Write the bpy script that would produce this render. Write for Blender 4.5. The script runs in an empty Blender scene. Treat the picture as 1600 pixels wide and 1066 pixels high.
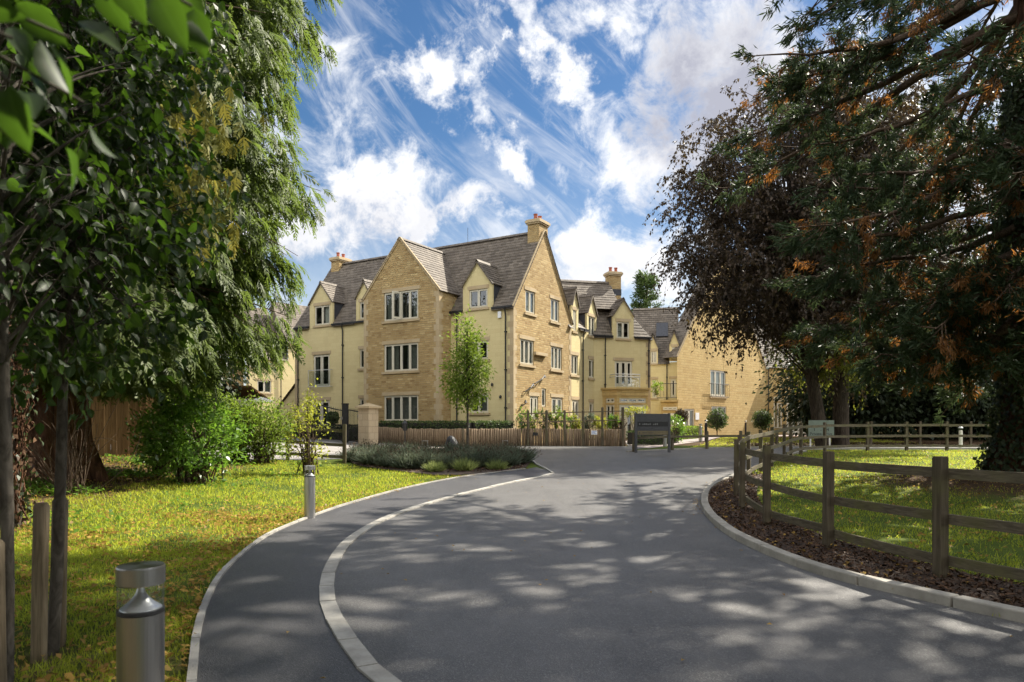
import bpy, bmesh, math, random
import numpy as np
from mathutils import Vector

R = math.radians
rng = np.random.default_rng(11)
random.seed(5)
scene = bpy.context.scene
COL = scene.collection

# ------------------------------------------------------------------ camera
EYE = 1.55
FPX = 1100.0            # focal length in photo pixels (1600 wide)
HOR = 665.0             # row of the horizon in the photo
cam_d = bpy.data.cameras.new('camera')
cam = bpy.data.objects.new('camera', cam_d)
COL.objects.link(cam)
cam.location = (0, 0, EYE)
cam.rotation_euler = (R(90), 0, 0)
cam_d.sensor_width = 36
cam_d.lens = FPX / 1600 * 36
cam_d.shift_y = (HOR - 533) / 1600
cam_d.clip_end = 4000
cam_d.clip_start = 0.05
cam_d.dof.use_dof = True
cam_d.dof.focus_distance = 14
cam_d.dof.aperture_fstop = 3.6
scene.camera = cam

# ------------------------------------------------------------------ light
SUN_AZ = math.atan2(0.82, 0.57)      # from +Y towards +X
SUN_EL = R(42)
sd = bpy.data.lights.new('sun', 'SUN')
sd.energy = 5.0
sd.angle = R(0.6)
sd.color = (1.0, 0.93, 0.80)
sun = bpy.data.objects.new('sun', sd)
COL.objects.link(sun)
sdir = Vector((math.sin(SUN_AZ) * math.cos(SUN_EL), math.cos(SUN_AZ) * math.cos(SUN_EL), math.sin(SUN_EL)))
sun.rotation_euler = sdir.to_track_quat('Z', 'Y').to_euler()

scene.view_settings.view_transform = 'Standard'
scene.view_settings.look = 'None'
scene.view_settings.exposure = 1.27
scene.view_settings.gamma = 1
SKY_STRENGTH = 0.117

scene.render.engine = 'CYCLES'
cy = scene.cycles
cy.use_denoising = True
cy.use_adaptive_sampling = True
cy.adaptive_threshold = 0.02
cy.max_bounces = 6
cy.diffuse_bounces = 3
cy.glossy_bounces = 3
cy.transmission_bounces = 6
cy.transparent_max_bounces = 12
cy.sample_clamp_indirect = 6
cy.caustics_reflective = False
cy.caustics_refractive = False


# ------------------------------------------------------------------ node helpers
class NT:
    def __init__(self, tree):
        self.t = tree

    def n(self, typ, props=None, **inp):
        nd = self.t.nodes.new(typ)
        for k, v in (props or {}).items():
            setattr(nd, k, v)
        for k, v in inp.items():
            key = int(k[1:]) if k[0] == 'i' and k[1:].isdigit() else k.replace('_', ' ')
            s = nd.inputs[key]
            if isinstance(v, bpy.types.NodeSocket):
                self.t.links.new(v, s)
            else:
                s.default_value = v
        return nd

    def math(self, op, a, b=0.0, c=None, clamp=False):
        nd = self.t.nodes.new('ShaderNodeMath')
        nd.operation = op
        nd.use_clamp = clamp
        for i, v in enumerate((a, b, c)):
            if v is None:
                continue
            if isinstance(v, bpy.types.NodeSocket):
                self.t.links.new(v, nd.inputs[i])
            else:
                nd.inputs[i].default_value = v
        return nd.outputs[0]

    def vmath(self, op, a, b=None):
        nd = self.t.nodes.new('ShaderNodeVectorMath')
        nd.operation = op
        for i, v in enumerate((a, b)):
            if v is None:
                continue
            if isinstance(v, bpy.types.NodeSocket):
                self.t.links.new(v, nd.inputs[i])
            else:
                nd.inputs[i].default_value = v
        return nd

    def mix(self, fac, a, b, blend='MIX'):
        nd = self.t.nodes.new('ShaderNodeMix')
        nd.data_type = 'RGBA'
        nd.blend_type = blend
        for k, v in ((0, fac), (6, a), (7, b)):
            if isinstance(v, bpy.types.NodeSocket):
                self.t.links.new(v, nd.inputs[k])
            else:
                nd.inputs[k].default_value = v if k == 0 else (*v, 1) if len(v) == 3 else v
        return nd.outputs[2]

    def ramp(self, fac, stops):
        nd = self.t.nodes.new('ShaderNodeValToRGB')
        cr = nd.color_ramp
        while len(cr.elements) < len(stops):
            cr.elements.new(0.5)
        for e, (p, c) in zip(cr.elements, stops):
            e.position = p
            e.color = (c, c, c, 1) if isinstance(c, (int, float)) else (*c, 1)
        self.t.links.new(fac, nd.inputs[0])
        return nd.outputs[0]

    def smooth(self, v, a, b):
        nd = self.t.nodes.new('ShaderNodeMapRange')
        nd.interpolation_type = 'SMOOTHSTEP'
        self.t.links.new(v, nd.inputs[0])
        nd.inputs[1].default_value = a
        nd.inputs[2].default_value = b
        return nd.outputs[0]

    def noise(self, vec, scale, detail=4, rough=0.55, dist=0.0):
        nd = self.n('ShaderNodeTexNoise', None, Scale=scale, Detail=detail, Roughness=rough, Distortion=dist)
        if vec is not None:
            self.t.links.new(vec, nd.inputs['Vector'])
        return nd.outputs[0]


# ------------------------------------------------------------------ sky
def build_world():
    w = bpy.data.worlds.new('World')
    scene.world = w
    w.use_nodes = True
    t = w.node_tree
    t.nodes.clear()
    k = NT(t)
    out = k.n('ShaderNodeOutputWorld')
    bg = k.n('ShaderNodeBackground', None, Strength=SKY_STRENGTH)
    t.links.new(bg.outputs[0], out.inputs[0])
    sky = k.n('ShaderNodeTexSky', {'sky_type': 'NISHITA', 'sun_disc': False, 'sun_elevation': SUN_EL,
                                   'sun_rotation': SUN_AZ, 'altitude': 100, 'air_density': 1.0,
                                   'dust_density': 0.4, 'ozone_density': 2.5})
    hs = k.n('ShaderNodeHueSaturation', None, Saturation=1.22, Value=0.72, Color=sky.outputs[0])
    d = k.n('ShaderNodeTexCoord').outputs['Generated']
    sep = k.n('ShaderNodeSeparateXYZ', None, i0=d)
    zz = k.math('ADD', k.math('MAXIMUM', sep.outputs[2], 0.0), 0.16)
    px = k.math('DIVIDE', sep.outputs[0], zz)
    py = k.math('DIVIDE', sep.outputs[1], zz)
    plane = k.n('ShaderNodeCombineXYZ', None, X=px, Y=py, Z=0.0).outputs[0]
    # azimuth and elevation, softly warped so that cloud edges are ragged
    az = k.math('ARCTAN2', sep.outputs[0], sep.outputs[1])
    el = k.math('ARCSINE', sep.outputs[2])
    ae = k.n('ShaderNodeCombineXYZ', None, X=az, Y=el, Z=0.0).outputs[0]
    wn = k.n('ShaderNodeTexNoise', None, Scale=8.0, Detail=6.0, Roughness=0.66, Vector=ae).outputs[1]
    warp = k.vmath('SCALE', k.vmath('SUBTRACT', wn, (0.5, 0.5, 0.5)).outputs[0])
    warp.inputs[3].default_value = 0.26
    dw = k.vmath('MULTIPLY', k.vmath('ADD', ae, warp.outputs[0]).outputs[0], (1, 1, 0)).outputs[0]

    def ell(px, py, r1, r2, ang, wgt, vec):
        c = Vector(((px - 800) / FPX, 1, (HOR - py) / FPX)).normalized()
        mp = k.n('ShaderNodeMapping', {'vector_type': 'TEXTURE'}, Vector=vec, Location=(math.atan2(c.x, c.y), math.asin(c.z), 0),
                 Rotation=(0, 0, R(ang)), Scale=(r1 * 1.75 / FPX, r2 * 1.75 / FPX, 1))
        g = k.n('ShaderNodeTexGradient', {'gradient_type': 'SPHERICAL'}, Vector=mp.outputs[0]).outputs[1]
        return k.math('MULTIPLY', g, wgt * 1.15)

    blobs = [(585, 285, 120, 62, 5, 1.05), (700, 322, 90, 34, 5, .8), (490, 350, 80, 55, 0, .85), (960, 395, 190, 65, 5, .9),
             (1010, 235, 130, 70, -15, .8), (870, 130, 190, 30, -46, .75), (795, 225, 95, 33, -60, .85),
             (1135, 115, 100, 120, 0, 1.25), (685, 92, 55, 34, 30, .85), (520, 95, 130, 75, -30, .55),
             (775, 110, 22, 18, 0, .7), (945, 20, 110, 50, 20, .75), (735, 125, 40, 22, 0, .6), (790, 300, 60, 16, -20, .5),
             (1060, 340, 110, 22, -35, .55), (300, 250, 250, 150, 0, .7), (1400, 300, 260, 190, 0, .8)]
    tot = None
    for b in blobs:
        g = ell(*b, dw)
        tot = g if tot is None else k.math('MAXIMUM', tot, g)
    n1 = k.noise(ae, 13.0, 8, .66, .5)
    rot = k.n('ShaderNodeVectorRotate', {'rotation_type': 'Z_AXIS'}, Vector=ae, Angle=R(42))
    mp = k.n('ShaderNodeMapping', None, Vector=rot.outputs[0], Scale=(2.4, 11.0, 1.0))
    n2 = k.noise(mp.outputs[0], 1.5, 8, .64, 1.1)
    dens = k.math('ADD', tot, k.math('MULTIPLY', k.math('SUBTRACT', n1, .5), 1.9))
    dens = k.smooth(dens, .22, .96)
    wisp = k.math('MULTIPLY', k.smooth(n2, .47, .74), k.math('ADD', .30, k.math('MULTIPLY', tot, .6)))
    gen = k.math('MULTIPLY', k.smooth(n1, .56, .80), .35)
    low = k.math('MULTIPLY', k.math('SUBTRACT', 1.0, k.smooth(sep.outputs[2], .03, .40)), .56)
    f = k.math('MAXIMUM', dens, k.math('MAXIMUM', k.math('MULTIPLY', wisp, 1.0), gen))
    f = k.math('ADD', f, k.math('MULTIPLY', low, k.math('ADD', .35, n1)), None, True)
    f = k.math('MULTIPLY', f, .97)
    # grey undersides of the thick clouds
    gr = None
    for b in [(1125, 150, 85, 95, 0, 1.35), (590, 335, 150, 30, 5, .45), (940, 415, 160, 30, 0, .3), (470, 375, 80, 30, 0, .4)]:
        g = ell(*b, dw)
        gr = g if gr is None else k.math('MAXIMUM', gr, g)
    gr = k.math('MULTIPLY', gr, k.math('ADD', .45, n1), None, True)
    fine = n1
    gr2 = k.math('ADD', gr, k.math('MULTIPLY', k.smooth(fine, .60, .30), .12), None, True)
    ccol = k.mix(gr2, (7.6, 7.6, 7.65), (3.4, 3.45, 4.0))
    # bright cloud added as fill in unseen sky behind the camera; sky ahead dimmed
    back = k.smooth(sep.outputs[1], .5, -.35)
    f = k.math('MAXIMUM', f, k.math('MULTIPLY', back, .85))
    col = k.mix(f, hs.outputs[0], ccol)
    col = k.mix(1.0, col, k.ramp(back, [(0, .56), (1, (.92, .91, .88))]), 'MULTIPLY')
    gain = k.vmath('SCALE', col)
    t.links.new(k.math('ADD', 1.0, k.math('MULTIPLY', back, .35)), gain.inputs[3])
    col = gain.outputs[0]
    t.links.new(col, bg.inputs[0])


build_world()


# ------------------------------------------------------------------ ground shape, and a point on the ground seen at a photo pixel
def S(t):
    t = np.clip(t, 0, 1)
    return t * t * (3 - 2 * t)


def hgt(x, y):
    x = np.asarray(x, float)
    y = np.asarray(y, float)
    return (.5 * S((y - 11) / 21) + .25 * S((y - 33) / 13) + .42 * S((-x - 3.6) / 9) * S((y + 2) / 10)
            + .42 * np.exp(-((x - 11.3) ** 2 + (y - 15.9) ** 2) / (2 * 2.0 ** 2)))


def G(px, py):
    kx = (px - 800) / FPX
    z = 0.0
    for _ in range(60):
        Y = (EYE - z) * FPX / max(py - HOR, 4)
        z = z * .5 + .5 * float(hgt(kx * Y, Y))
    return (kx * Y, Y)


def at(px, py, Y):
    return Vector(((px - 800) / FPX * Y, Y, EYE + (HOR - py) / FPX * Y))


# ------------------------------------------------------------------ mesh helpers
def unit(v):
    v = np.asarray(v, float)
    return v / np.maximum(np.linalg.norm(v, axis=-1, keepdims=True), 1e-9)


def tag(o, label=None, cat=None, group=None, kind=None):
    if label:
        o['label'] = label
    if cat:
        o['category'] = cat
    if group:
        o['group'] = group
    if kind:
        o['kind'] = kind
    return o


def thing(name, label, cat, loc=(0, 0, 0), group=None, rz=0.0):
    o = bpy.data.objects.new(name, None)
    o.empty_display_size = .3
    COL.objects.link(o)
    o.location = loc
    o.rotation_euler = (0, 0, rz)
    return tag(o, label, cat, group)


def root_loc(p):
    while p is not None and p.parent is not None:
        p = p.parent
    return np.array(p.location if p is not None else (0, 0, 0), float)


def link(name, me, parent=None):
    o = bpy.data.objects.new(name, me)
    COL.objects.link(o)
    if parent is not None:
        o.parent = parent
    return o


def mesh_np(name, V, F, mats, parent=None, smooth=False, local=False, attr=None, loc=None):
    """one mesh object from numpy arrays; V in world space unless local"""
    V = np.asarray(V, np.float32).reshape(-1, 3)
    if not local:
        V = V - (root_loc(parent) if loc is None else np.array(loc)).astype(np.float32)
    F = np.asarray(F, np.int32)
    m, kk = F.shape
    me = bpy.data.meshes.new(name)
    me.vertices.add(len(V))
    me.vertices.foreach_set('co', V.ravel())
    me.loops.add(m * kk)
    me.loops.foreach_set('vertex_index', F.ravel())
    me.polygons.add(m)
    me.polygons.foreach_set('loop_start', np.arange(0, m * kk, kk, dtype=np.int32))
    me.polygons.foreach_set('loop_total', np.full(m, kk, np.int32))
    if smooth:
        me.polygons.foreach_set('use_smooth', np.ones(m, bool))
    for mm in (mats if isinstance(mats, (list, tuple)) else [mats]):
        me.materials.append(mm)
    if attr is not None:
        a = me.attributes.new(attr[0], 'FLOAT', 'POINT')
        a.data.foreach_set('value', np.asarray(attr[1], np.float32))
    me.update()
    me.validate()
    o = link(name, me, parent)
    if loc is not None:
        o.location = loc
    return o


Z3 = Vector((0, 0, 1))


class MB:
    """collects polygons; build() links them as ONE mesh object with metre-scale UVs"""

    def __init__(self):
        self.v, self.f, self.m, self.sm = [], [], [], []

    def poly(self, pts, m=0, smooth=False):
        b = len(self.v)
        self.v += [tuple(p) for p in pts]
        self.f.append(list(range(b, b + len(pts))))
        self.m.append(m)
        self.sm.append(smooth)

    def box(self, c, ax, ay, az, m=0, skip=()):
        """centre and three half-axis vectors"""
        c, ax, ay, az = map(Vector, (c, ax, ay, az))
        P = lambda i, j, k: c + ax * i + ay * j + az * k
        fs = {'-z': [(-1, -1, -1), (-1, 1, -1), (1, 1, -1), (1, -1, -1)], '+z': [(-1, -1, 1), (1, -1, 1), (1, 1, 1), (-1, 1, 1)],
              '-y': [(-1, -1, -1), (1, -1, -1), (1, -1, 1), (-1, -1, 1)], '+y': [(-1, 1, -1), (-1, 1, 1), (1, 1, 1), (1, 1, -1)],
              '-x': [(-1, -1, -1), (-1, -1, 1), (-1, 1, 1), (-1, 1, -1)], '+x': [(1, -1, -1), (1, 1, -1), (1, 1, 1), (1, -1, 1)]}
        for kx, q in fs.items():
            if kx not in skip:
                self.poly([P(*t) for t in q], m)

    def bx(self, x0, y0, z0, x1, y1, z1, m=0):
        self.box(((x0 + x1) / 2, (y0 + y1) / 2, (z0 + z1) / 2), ((x1 - x0) / 2, 0, 0), (0, (y1 - y0) / 2, 0), (0, 0, (z1 - z0) / 2), m)

    def lathe(self, c, prof, n=24, m=0, smooth=True, squash=1.0):
        """prof: (radius, z) from bottom to top, closed with caps where radius > 0"""
        c = Vector(c)
        rings = [[c + Vector((r * math.cos(2 * math.pi * i / n), r * math.sin(2 * math.pi * i / n) * squash, z)) for i in range(n)] for r, z in prof]
        for a, b in zip(rings, rings[1:]):
            for i in range(n):
                j = (i + 1) % n
                self.poly([a[i], a[j], b[j], b[i]], m, smooth)
        if prof[0][0] > 1e-4:
            self.poly(rings[0][::-1], m)
        if prof[-1][0] > 1e-4:
            self.poly(rings[-1], m)

    def bar(self, a, b, w, h=None, m=0, up=(0, 0, 1)):
        """rectangular bar from a to b"""
        a, b = Vector(a), Vector(b)
        h = w if h is None else h
        d = b - a
        s = d.cross(Vector(up))
        if s.length < 1e-6:
            s = d.cross(Vector((1, 0, 0)))
        s.normalize()
        u = s.cross(d).normalized()
        self.box((a + b) / 2, d / 2, s * (w / 2), u * (h / 2), m)

    def rod(self, pts, r, n=8, m=0):
        pts = np.array([tuple(p) for p in pts], float)[None]
        V, F = tubes(pts, np.full(pts.shape[:2], r), n)
        for q in F:
            self.poly([V[i] for i in q], m, True)
        for e, sgn in ((0, -1), (pts.shape[1] - 1, 1)):
            ring = [V[e * n + i] for i in range(n)]
            self.poly(ring[::-1] if sgn < 0 else ring, m)

    def build(self, name, mats, parent=None, weld=False, loc=None, bevel=0.0):
        off = Vector(root_loc(parent)) if loc is None else Vector(loc)
        me = bpy.data.meshes.new(name)
        me.from_pydata([tuple(Vector(p) - off) for p in self.v], [], self.f)
        for mm in (mats if isinstance(mats, (list, tuple)) else [mats]):
            me.materials.append(mm)
        me.polygons.foreach_set('material_index', self.m)
        me.polygons.foreach_set('use_smooth', self.sm)
        uv = me.uv_layers.new(name='uv')
        me.update()
        for p in me.polygons:
            nrm = p.normal
            t = Vector((1, 0, 0)) if abs(nrm.z) > .98 else Z3.cross(nrm).normalized()
            b = nrm.cross(t)
            for li in p.loop_indices:
                q = Vector(self.v[me.loops[li].vertex_index])
                uv.data[li].uv = (q.dot(t), q.dot(b))
        o = link(name, me, parent)
        if loc is not None:
            o.location = loc
        if weld or bevel:
            bm = bmesh.new()
            bm.from_mesh(me)
            bmesh.ops.remove_doubles(bm, verts=bm.verts, dist=1e-4)
            bm.to_mesh(me)
            bm.free()
        if bevel:
            md = o.modifiers.new('bevel', 'BEVEL')
            md.width = bevel
            md.segments = 2
            md.limit_method = 'ANGLE'
        return o


def tubes(P, Rr, n=6):
    """P (m,k,3) polylines, Rr (m,k) radii -> V, F"""
    P = np.asarray(P, float)
    m, k, _ = P.shape
    T = unit(np.gradient(P, axis=1))
    ref = np.zeros_like(T)
    ref[..., 2] = 1
    vert = np.abs(T[..., 2]).mean(axis=1) > .8
    ref[vert] = (1, 0, 0)
    A = unit(np.cross(T, ref))
    B = np.cross(T, A)
    an = np.arange(n) * 2 * math.pi / n
    V = P[:, :, None] + Rr[:, :, None, None] * (A[:, :, None] * np.cos(an)[:, None] + B[:, :, None] * np.sin(an)[:, None])
    idx = np.arange(m * k * n).reshape(m, k, n)
    a = idx[:, :-1]
    b = idx[:, 1:]
    F = np.stack([a, np.roll(a, -1, 2), np.roll(b, -1, 2), b], -1)
    return V.reshape(-1, 3), F.reshape(-1, 4)


def cat_vf(parts):
    Vs, Fs, o = [], [], 0
    for V, F in parts:
        Vs.append(V)
        Fs.append(F + o)
        o += len(V)
    return np.concatenate(Vs), np.concatenate(Fs)


def leaves(P, D, N, L, W, fold=.18):
    """kite-shaped leaves, one quad each"""
    P, D = np.asarray(P, float), unit(D)
    Sx = unit(np.cross(D, N))
    N2 = np.cross(Sx, D)
    L = np.broadcast_to(np.asarray(L, float), (len(P),))[:, None]
    W = np.broadcast_to(np.asarray(W, float), (len(P),))[:, None]
    v = np.stack([P, P + D * L * .45 + Sx * W * .5 + N2 * W * fold, P + D * L - N2 * L * .08, P + D * L * .45 - Sx * W * .5 + N2 * W * fold], 1)
    n = len(P)
    return v.reshape(-1, 3), np.arange(4 * n).reshape(n, 4)


def rdir(n, r=rng):
    return unit(r.normal(size=(n, 3)))


def big_leaves(P, D, N, L, W, curl=.25):
    """larger leaves: a folded, curling blade of 2 x 5 quads"""
    P, D = np.asarray(P, float), unit(D)
    Sx = unit(np.cross(D, N))
    N2 = np.cross(Sx, D)
    n = len(P)
    L = np.broadcast_to(np.asarray(L, float), (n,))[:, None]
    W = np.broadcast_to(np.asarray(W, float), (n,))[:, None]
    ts = [0, .12, .36, .62, .84, 1.0]
    ws = [.04, .52, 1.0, .90, .48, .02]
    rows = []
    for t, w in zip(ts, ws):
        c = P + D * L * t - N2 * L * curl * t * t
        e = N2 * W * .20 * w
        rows += [c - Sx * W * .5 * w + e, c, c + Sx * W * .5 * w + e]
    V = np.stack(rows, 1)
    b = np.arange(n)[:, None, None] * 18
    q = []
    for i in range(5):
        for j in range(2):
            q.append([i * 3 + j, i * 3 + j + 1, i * 3 + 3 + j + 1, i * 3 + 3 + j])
    F = (b + np.array(q)[None]).reshape(-1, 4)
    return V.reshape(-1, 3), F


def in_poly(x, y, poly):
    x, y = np.asarray(x), np.asarray(y)
    c = np.zeros(x.shape, bool)
    n = len(poly)
    for i in range(n):
        x1, y1 = poly[i]
        x2, y2 = poly[(i + 1) % n]
        if y1 == y2:
            continue
        cond = ((y1 > y) != (y2 > y)) & (x < (x2 - x1) * (y - y1) / (y2 - y1) + x1)
        c ^= cond
    return c


def spline(pts, step=.35):
    """Catmull-Rom through 2-D points, evenly resampled"""
    P = np.array(pts, float)
    P = np.vstack([2 * P[0] - P[1], P, 2 * P[-1] - P[-2]])
    out = []
    for i in range(1, len(P) - 2):
        t = np.linspace(0, 1, 16, endpoint=False)[:, None]
        a, b, c, d = P[i - 1], P[i], P[i + 1], P[i + 2]
        out.append(.5 * (2 * b + (c - a) * t + (2 * a - 5 * b + 4 * c - d) * t ** 2 + (3 * b - a - 3 * c + d) * t ** 3))
    out.append(P[-2][None])
    out = np.vstack(out)
    s = np.r_[0, np.cumsum(np.linalg.norm(np.diff(out, axis=0), axis=1))]
    n = max(2, int(s[-1] / step) + 1)
    q = np.linspace(0, s[-1], n)
    return np.stack([np.interp(q, s, out[:, 0]), np.interp(q, s, out[:, 1])], 1)


def offset_line(L, d):
    T = unit(np.gradient(L, axis=0))
    return L + np.stack([T[:, 1], -T[:, 0]], 1) * d


# ------------------------------------------------------------------ materials
def new_mat(name):
    m = bpy.data.materials.new(name)
    m.use_nodes = True
    t = m.node_tree
    b = t.nodes['Principled BSDF']
    return m, NT(t), b


def setin(k, b, **kw):
    for key, v in kw.items():
        s = b.inputs[key.replace('_', ' ')]
        if isinstance(v, bpy.types.NodeSocket):
            k.t.links.new(v, s)
        else:
            s.default_value = (*v, 1) if isinstance(v, tuple) and len(v) == 3 else v


def bump(k, b, h, strength=.4, dist=.02):
    nd = k.n('ShaderNodeBump', None, Strength=strength, Distance=dist, Height=h)
    k.t.links.new(nd.outputs[0], b.inputs['Normal'])


def objco(k):
    return k.n('ShaderNodeTexCoord').outputs['Object']


def geopos(k):
    return k.n('ShaderNodeNewGeometry').outputs['Position']


def uvco(k):
    return k.n('ShaderNodeTexCoord').outputs['UV']


def plain(name, col, rough=.6, metal=0.0, var=.12, scale=9, bmp=.0, spec=.5, isl=0.0):
    m, k, b = new_mat(name)
    n = k.noise(geopos(k), scale, 6, .65)
    lo = tuple(c * (1 - var) for c in col)
    hi = tuple(min(1, c * (1 + var)) for c in col)
    c = k.mix(k.smooth(n, .3, .7), lo, hi)
    if isl:
        rn = k.n('ShaderNodeNewGeometry').outputs['Random Per Island']
        c = k.mix(k.math('MULTIPLY', rn, isl), c, tuple(x * .5 for x in col))
        d = k.noise(geopos(k), scale * 7, 5, .7)
        c = k.mix(k.math('MULTIPLY', k.smooth(d, .58, .74), .55), c, tuple(x * .35 for x in col))
    setin(k, b, Base_Color=c, Roughness=rough, Metallic=metal, Specular_IOR_Level=spec)
    if bmp:
        bump(k, b, k.noise(geopos(k), scale * 5, 5, .6), bmp, .01)
    return m


def masonry(name, cols, mortar, bw, bh, ms, wob, bstr, rough=.9, tone=.25, bdist=.02):
    m, k, b = new_mat(name)
    uv = uvco(k)
    wn = k.n('ShaderNodeTexNoise', None, Scale=1.0 / bw * .8, Detail=3.0, Vector=uv).outputs[1]
    sc = k.vmath('SCALE', k.vmath('SUBTRACT', wn, (.5, .5, .5)).outputs[0])
    sc.inputs[3].default_value = wob
    uvw = k.vmath('ADD', uv, sc.outputs[0]).outputs[0]
    br = k.n('ShaderNodeTexBrick', {'offset': .5, 'offset_frequency': 2, 'squash': .72, 'squash_frequency': 3}, Vector=uvw,
             Color1=(0, 0, 0, 1), Color2=(1, 1, 1, 1), Mortar=(.5, .5, .5, 1), Scale=1.0, Mortar_Size=ms, Mortar_Smooth=.35,
             Bias=0.0, Brick_Width=bw, Row_Height=bh)
    rnd = br.outputs[0]
    c = k.ramp(rnd, [(i / (len(cols) - 1), cc) for i, cc in enumerate(cols)])
    big = k.noise(uv, .35, 5, .6)
    c = k.mix(k.math('MULTIPLY', k.smooth(big, .35, .75), tone), c, tuple(x * .62 for x in cols[0]))
    fine = k.noise(uv, 26, 5, .7)
    c = k.mix(.22, c, k.ramp(fine, [(.3, .18), (.7, .85)]), 'OVERLAY')
    strk = k.noise(k.n('ShaderNodeMapping', None, Vector=uv, Scale=(2.2, .16, 1)).outputs[0], 1.0, 6, .7)
    c = k.mix(k.math('MULTIPLY', k.smooth(strk, .52, .78), .28), c, tuple(x * .5 for x in cols[0]))
    c = k.mix(br.outputs[1], c, mortar)
    setin(k, b, Base_Color=c, Roughness=rough, Specular_IOR_Level=.25)
    h = k.math('ADD', k.math('MULTIPLY', br.outputs[1], -1.0), k.math('ADD', k.math('MULTIPLY', fine, .45), k.math('MULTIPLY', rnd, .35)))
    bump(k, b, h, bstr, bdist)
    return m


M = {}
M['rubble'] = masonry('honey_rubble_stone', [(.31, .20, .085), (.47, .33, .15), (.40, .275, .125), (.56, .42, .21)], (.40, .31, .17), .34, .115, .012, .07, .9, tone=.35, bdist=.035)
M['ashlar'] = masonry('golden_ashlar', [(.48, .33, .135), (.57, .42, .19), (.52, .37, .155)], (.38, .27, .12), .46, .19, .010, .02, .8, tone=.2)
M['cream'] = masonry('cream_painted_stone', [(.62, .515, .275), (.66, .56, .305), (.64, .54, .29)], (.57, .475, .245), .44, .205, .006, .008, .35, tone=.16)
M['trim'] = masonry('dressed_sandstone', [(.42, .32, .19), (.49, .39, .25), (.45, .345, .205)], (.4, .31, .19), .55, .30, .004, .004, .25, tone=.2)
M['pier'] = masonry('buff_pier_stone', [(.46, .36, .24), (.51, .41, .28)], (.3, .24, .16), .44, .30, .01, .004, .4, tone=.2)


def tile_mat():
    m, k, b = new_mat('stone_roof_tiles')
    uv = uvco(k)
    br = k.n('ShaderNodeTexBrick', {'offset': .5}, Vector=uv, Color1=(0, 0, 0, 1), Color2=(1, 1, 1, 1), Mortar=(.2, .2, .2, 1), Scale=1.0,
             Mortar_Size=.009, Mortar_Smooth=.2, Brick_Width=.30, Row_Height=.24)
    c = k.ramp(br.outputs[0], [(0, (.095, .076, .057)), (.35, (.128, .103, .078)), (.7, (.15, .123, .095)), (1, (.19, .157, .122))])
    n = k.noise(uv, 1.1, 6, .65)
    c = k.mix(k.math('MULTIPLY', k.smooth(n, .45, .75), .5), c, (.09, .072, .055))
    li = k.noise(uv, 9, 6, .7)
    c = k.mix(k.math('MULTIPLY', k.smooth(li, .6, .75), .35), c, (.30, .27, .22))
    c = k.mix(br.outputs[1], c, (.04, .034, .03))
    setin(k, b, Base_Color=c, Roughness=.7, Specular_IOR_Level=.4)
    bump(k, b, k.math('ADD', k.math('MULTIPLY', br.outputs[1], -1), k.math('ADD', k.math('MULTIPLY', br.outputs[0], .5), k.math('MULTIPLY', li, .4))), .6, .02)
    return m


M['tile'] = tile_mat()
M['lead'] = plain('dark_lead', (.035, .037, .045), .5, var=.3)
M['white'] = plain('cream_white_paint', (.62, .58, .47), .45, var=.04)
M['iron'] = plain('black_iron', (.012, .012, .013), .45, var=.3)
M['pot'] = plain('terracotta', (.30, .085, .05), .8, var=.25)
M['curtain'] = plain('pale_curtain', (.62, .60, .54), .9, var=.05)
M['drape'] = plain('grey_drape', (.20, .20, .18), .9, var=.15)
M['dark'] = plain('dark_room', (.035, .032, .028), .9)
M['steelrail'] = plain('pale_steel_rail', (.62, .62, .6), .35, .6, .05)


def glass_mat(name, tint, base=.16):
    m, k, b = new_mat(name)
    t = k.t
    fc = k.n('ShaderNodeLayerWeight', None, Blend=.5).outputs['Facing']
    fr = k.math('ADD', k.math('MULTIPLY', k.math('POWER', fc, 4.0), .8), .04)
    tr = k.n('ShaderNodeBsdfTransparent', None, Color=(*tint, 1))
    gl = k.n('ShaderNodeBsdfGlossy', None, Color=(.9, .93, .95, 1), Roughness=.015)
    mx = k.n('ShaderNodeMixShader', None, Fac=k.math('ADD', fr, base, None, True))
    t.links.new(tr.outputs[0], mx.inputs[1])
    t.links.new(gl.outputs[0], mx.inputs[2])
    t.links.new(mx.outputs[0], t.nodes['Material Output'].inputs[0])
    return m


M['glass'] = glass_mat('window_glass', (.62, .66, .64), .06)
M['clear'] = glass_mat('clear_glass', (.93, .95, .95), .04)


def wood_mat(name, c1, c2, scale=1.0, moss=None, rough=.85, axis='Z'):
    m, k, b = new_mat(name)
    p = geopos(k)
    sc = {'Z': (16, 16, .9), 'U': (3, 3, 22)}[axis]
    mp = k.n('ShaderNodeMapping', None, Vector=p, Scale=tuple(s * scale for s in sc))
    n = k.noise(mp.outputs[0], 1.6, 7, .65, .8)
    isl = k.n('ShaderNodeNewGeometry').outputs['Random Per Island']
    c = k.mix(k.smooth(n, .3, .72), c1, c2)
    c = k.mix(k.math('MULTIPLY', isl, .35), c, tuple(x * .55 for x in c1))
    if moss:
        mn = k.noise(p, 2.6, 5, .6)
        c = k.mix(k.math('MULTIPLY', k.smooth(mn, .45, .7), .6), c, moss)
    setin(k, b, Base_Color=c, Roughness=rough, Specular_IOR_Level=.2)
    bump(k, b, n, .4, .006)
    return m


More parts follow.
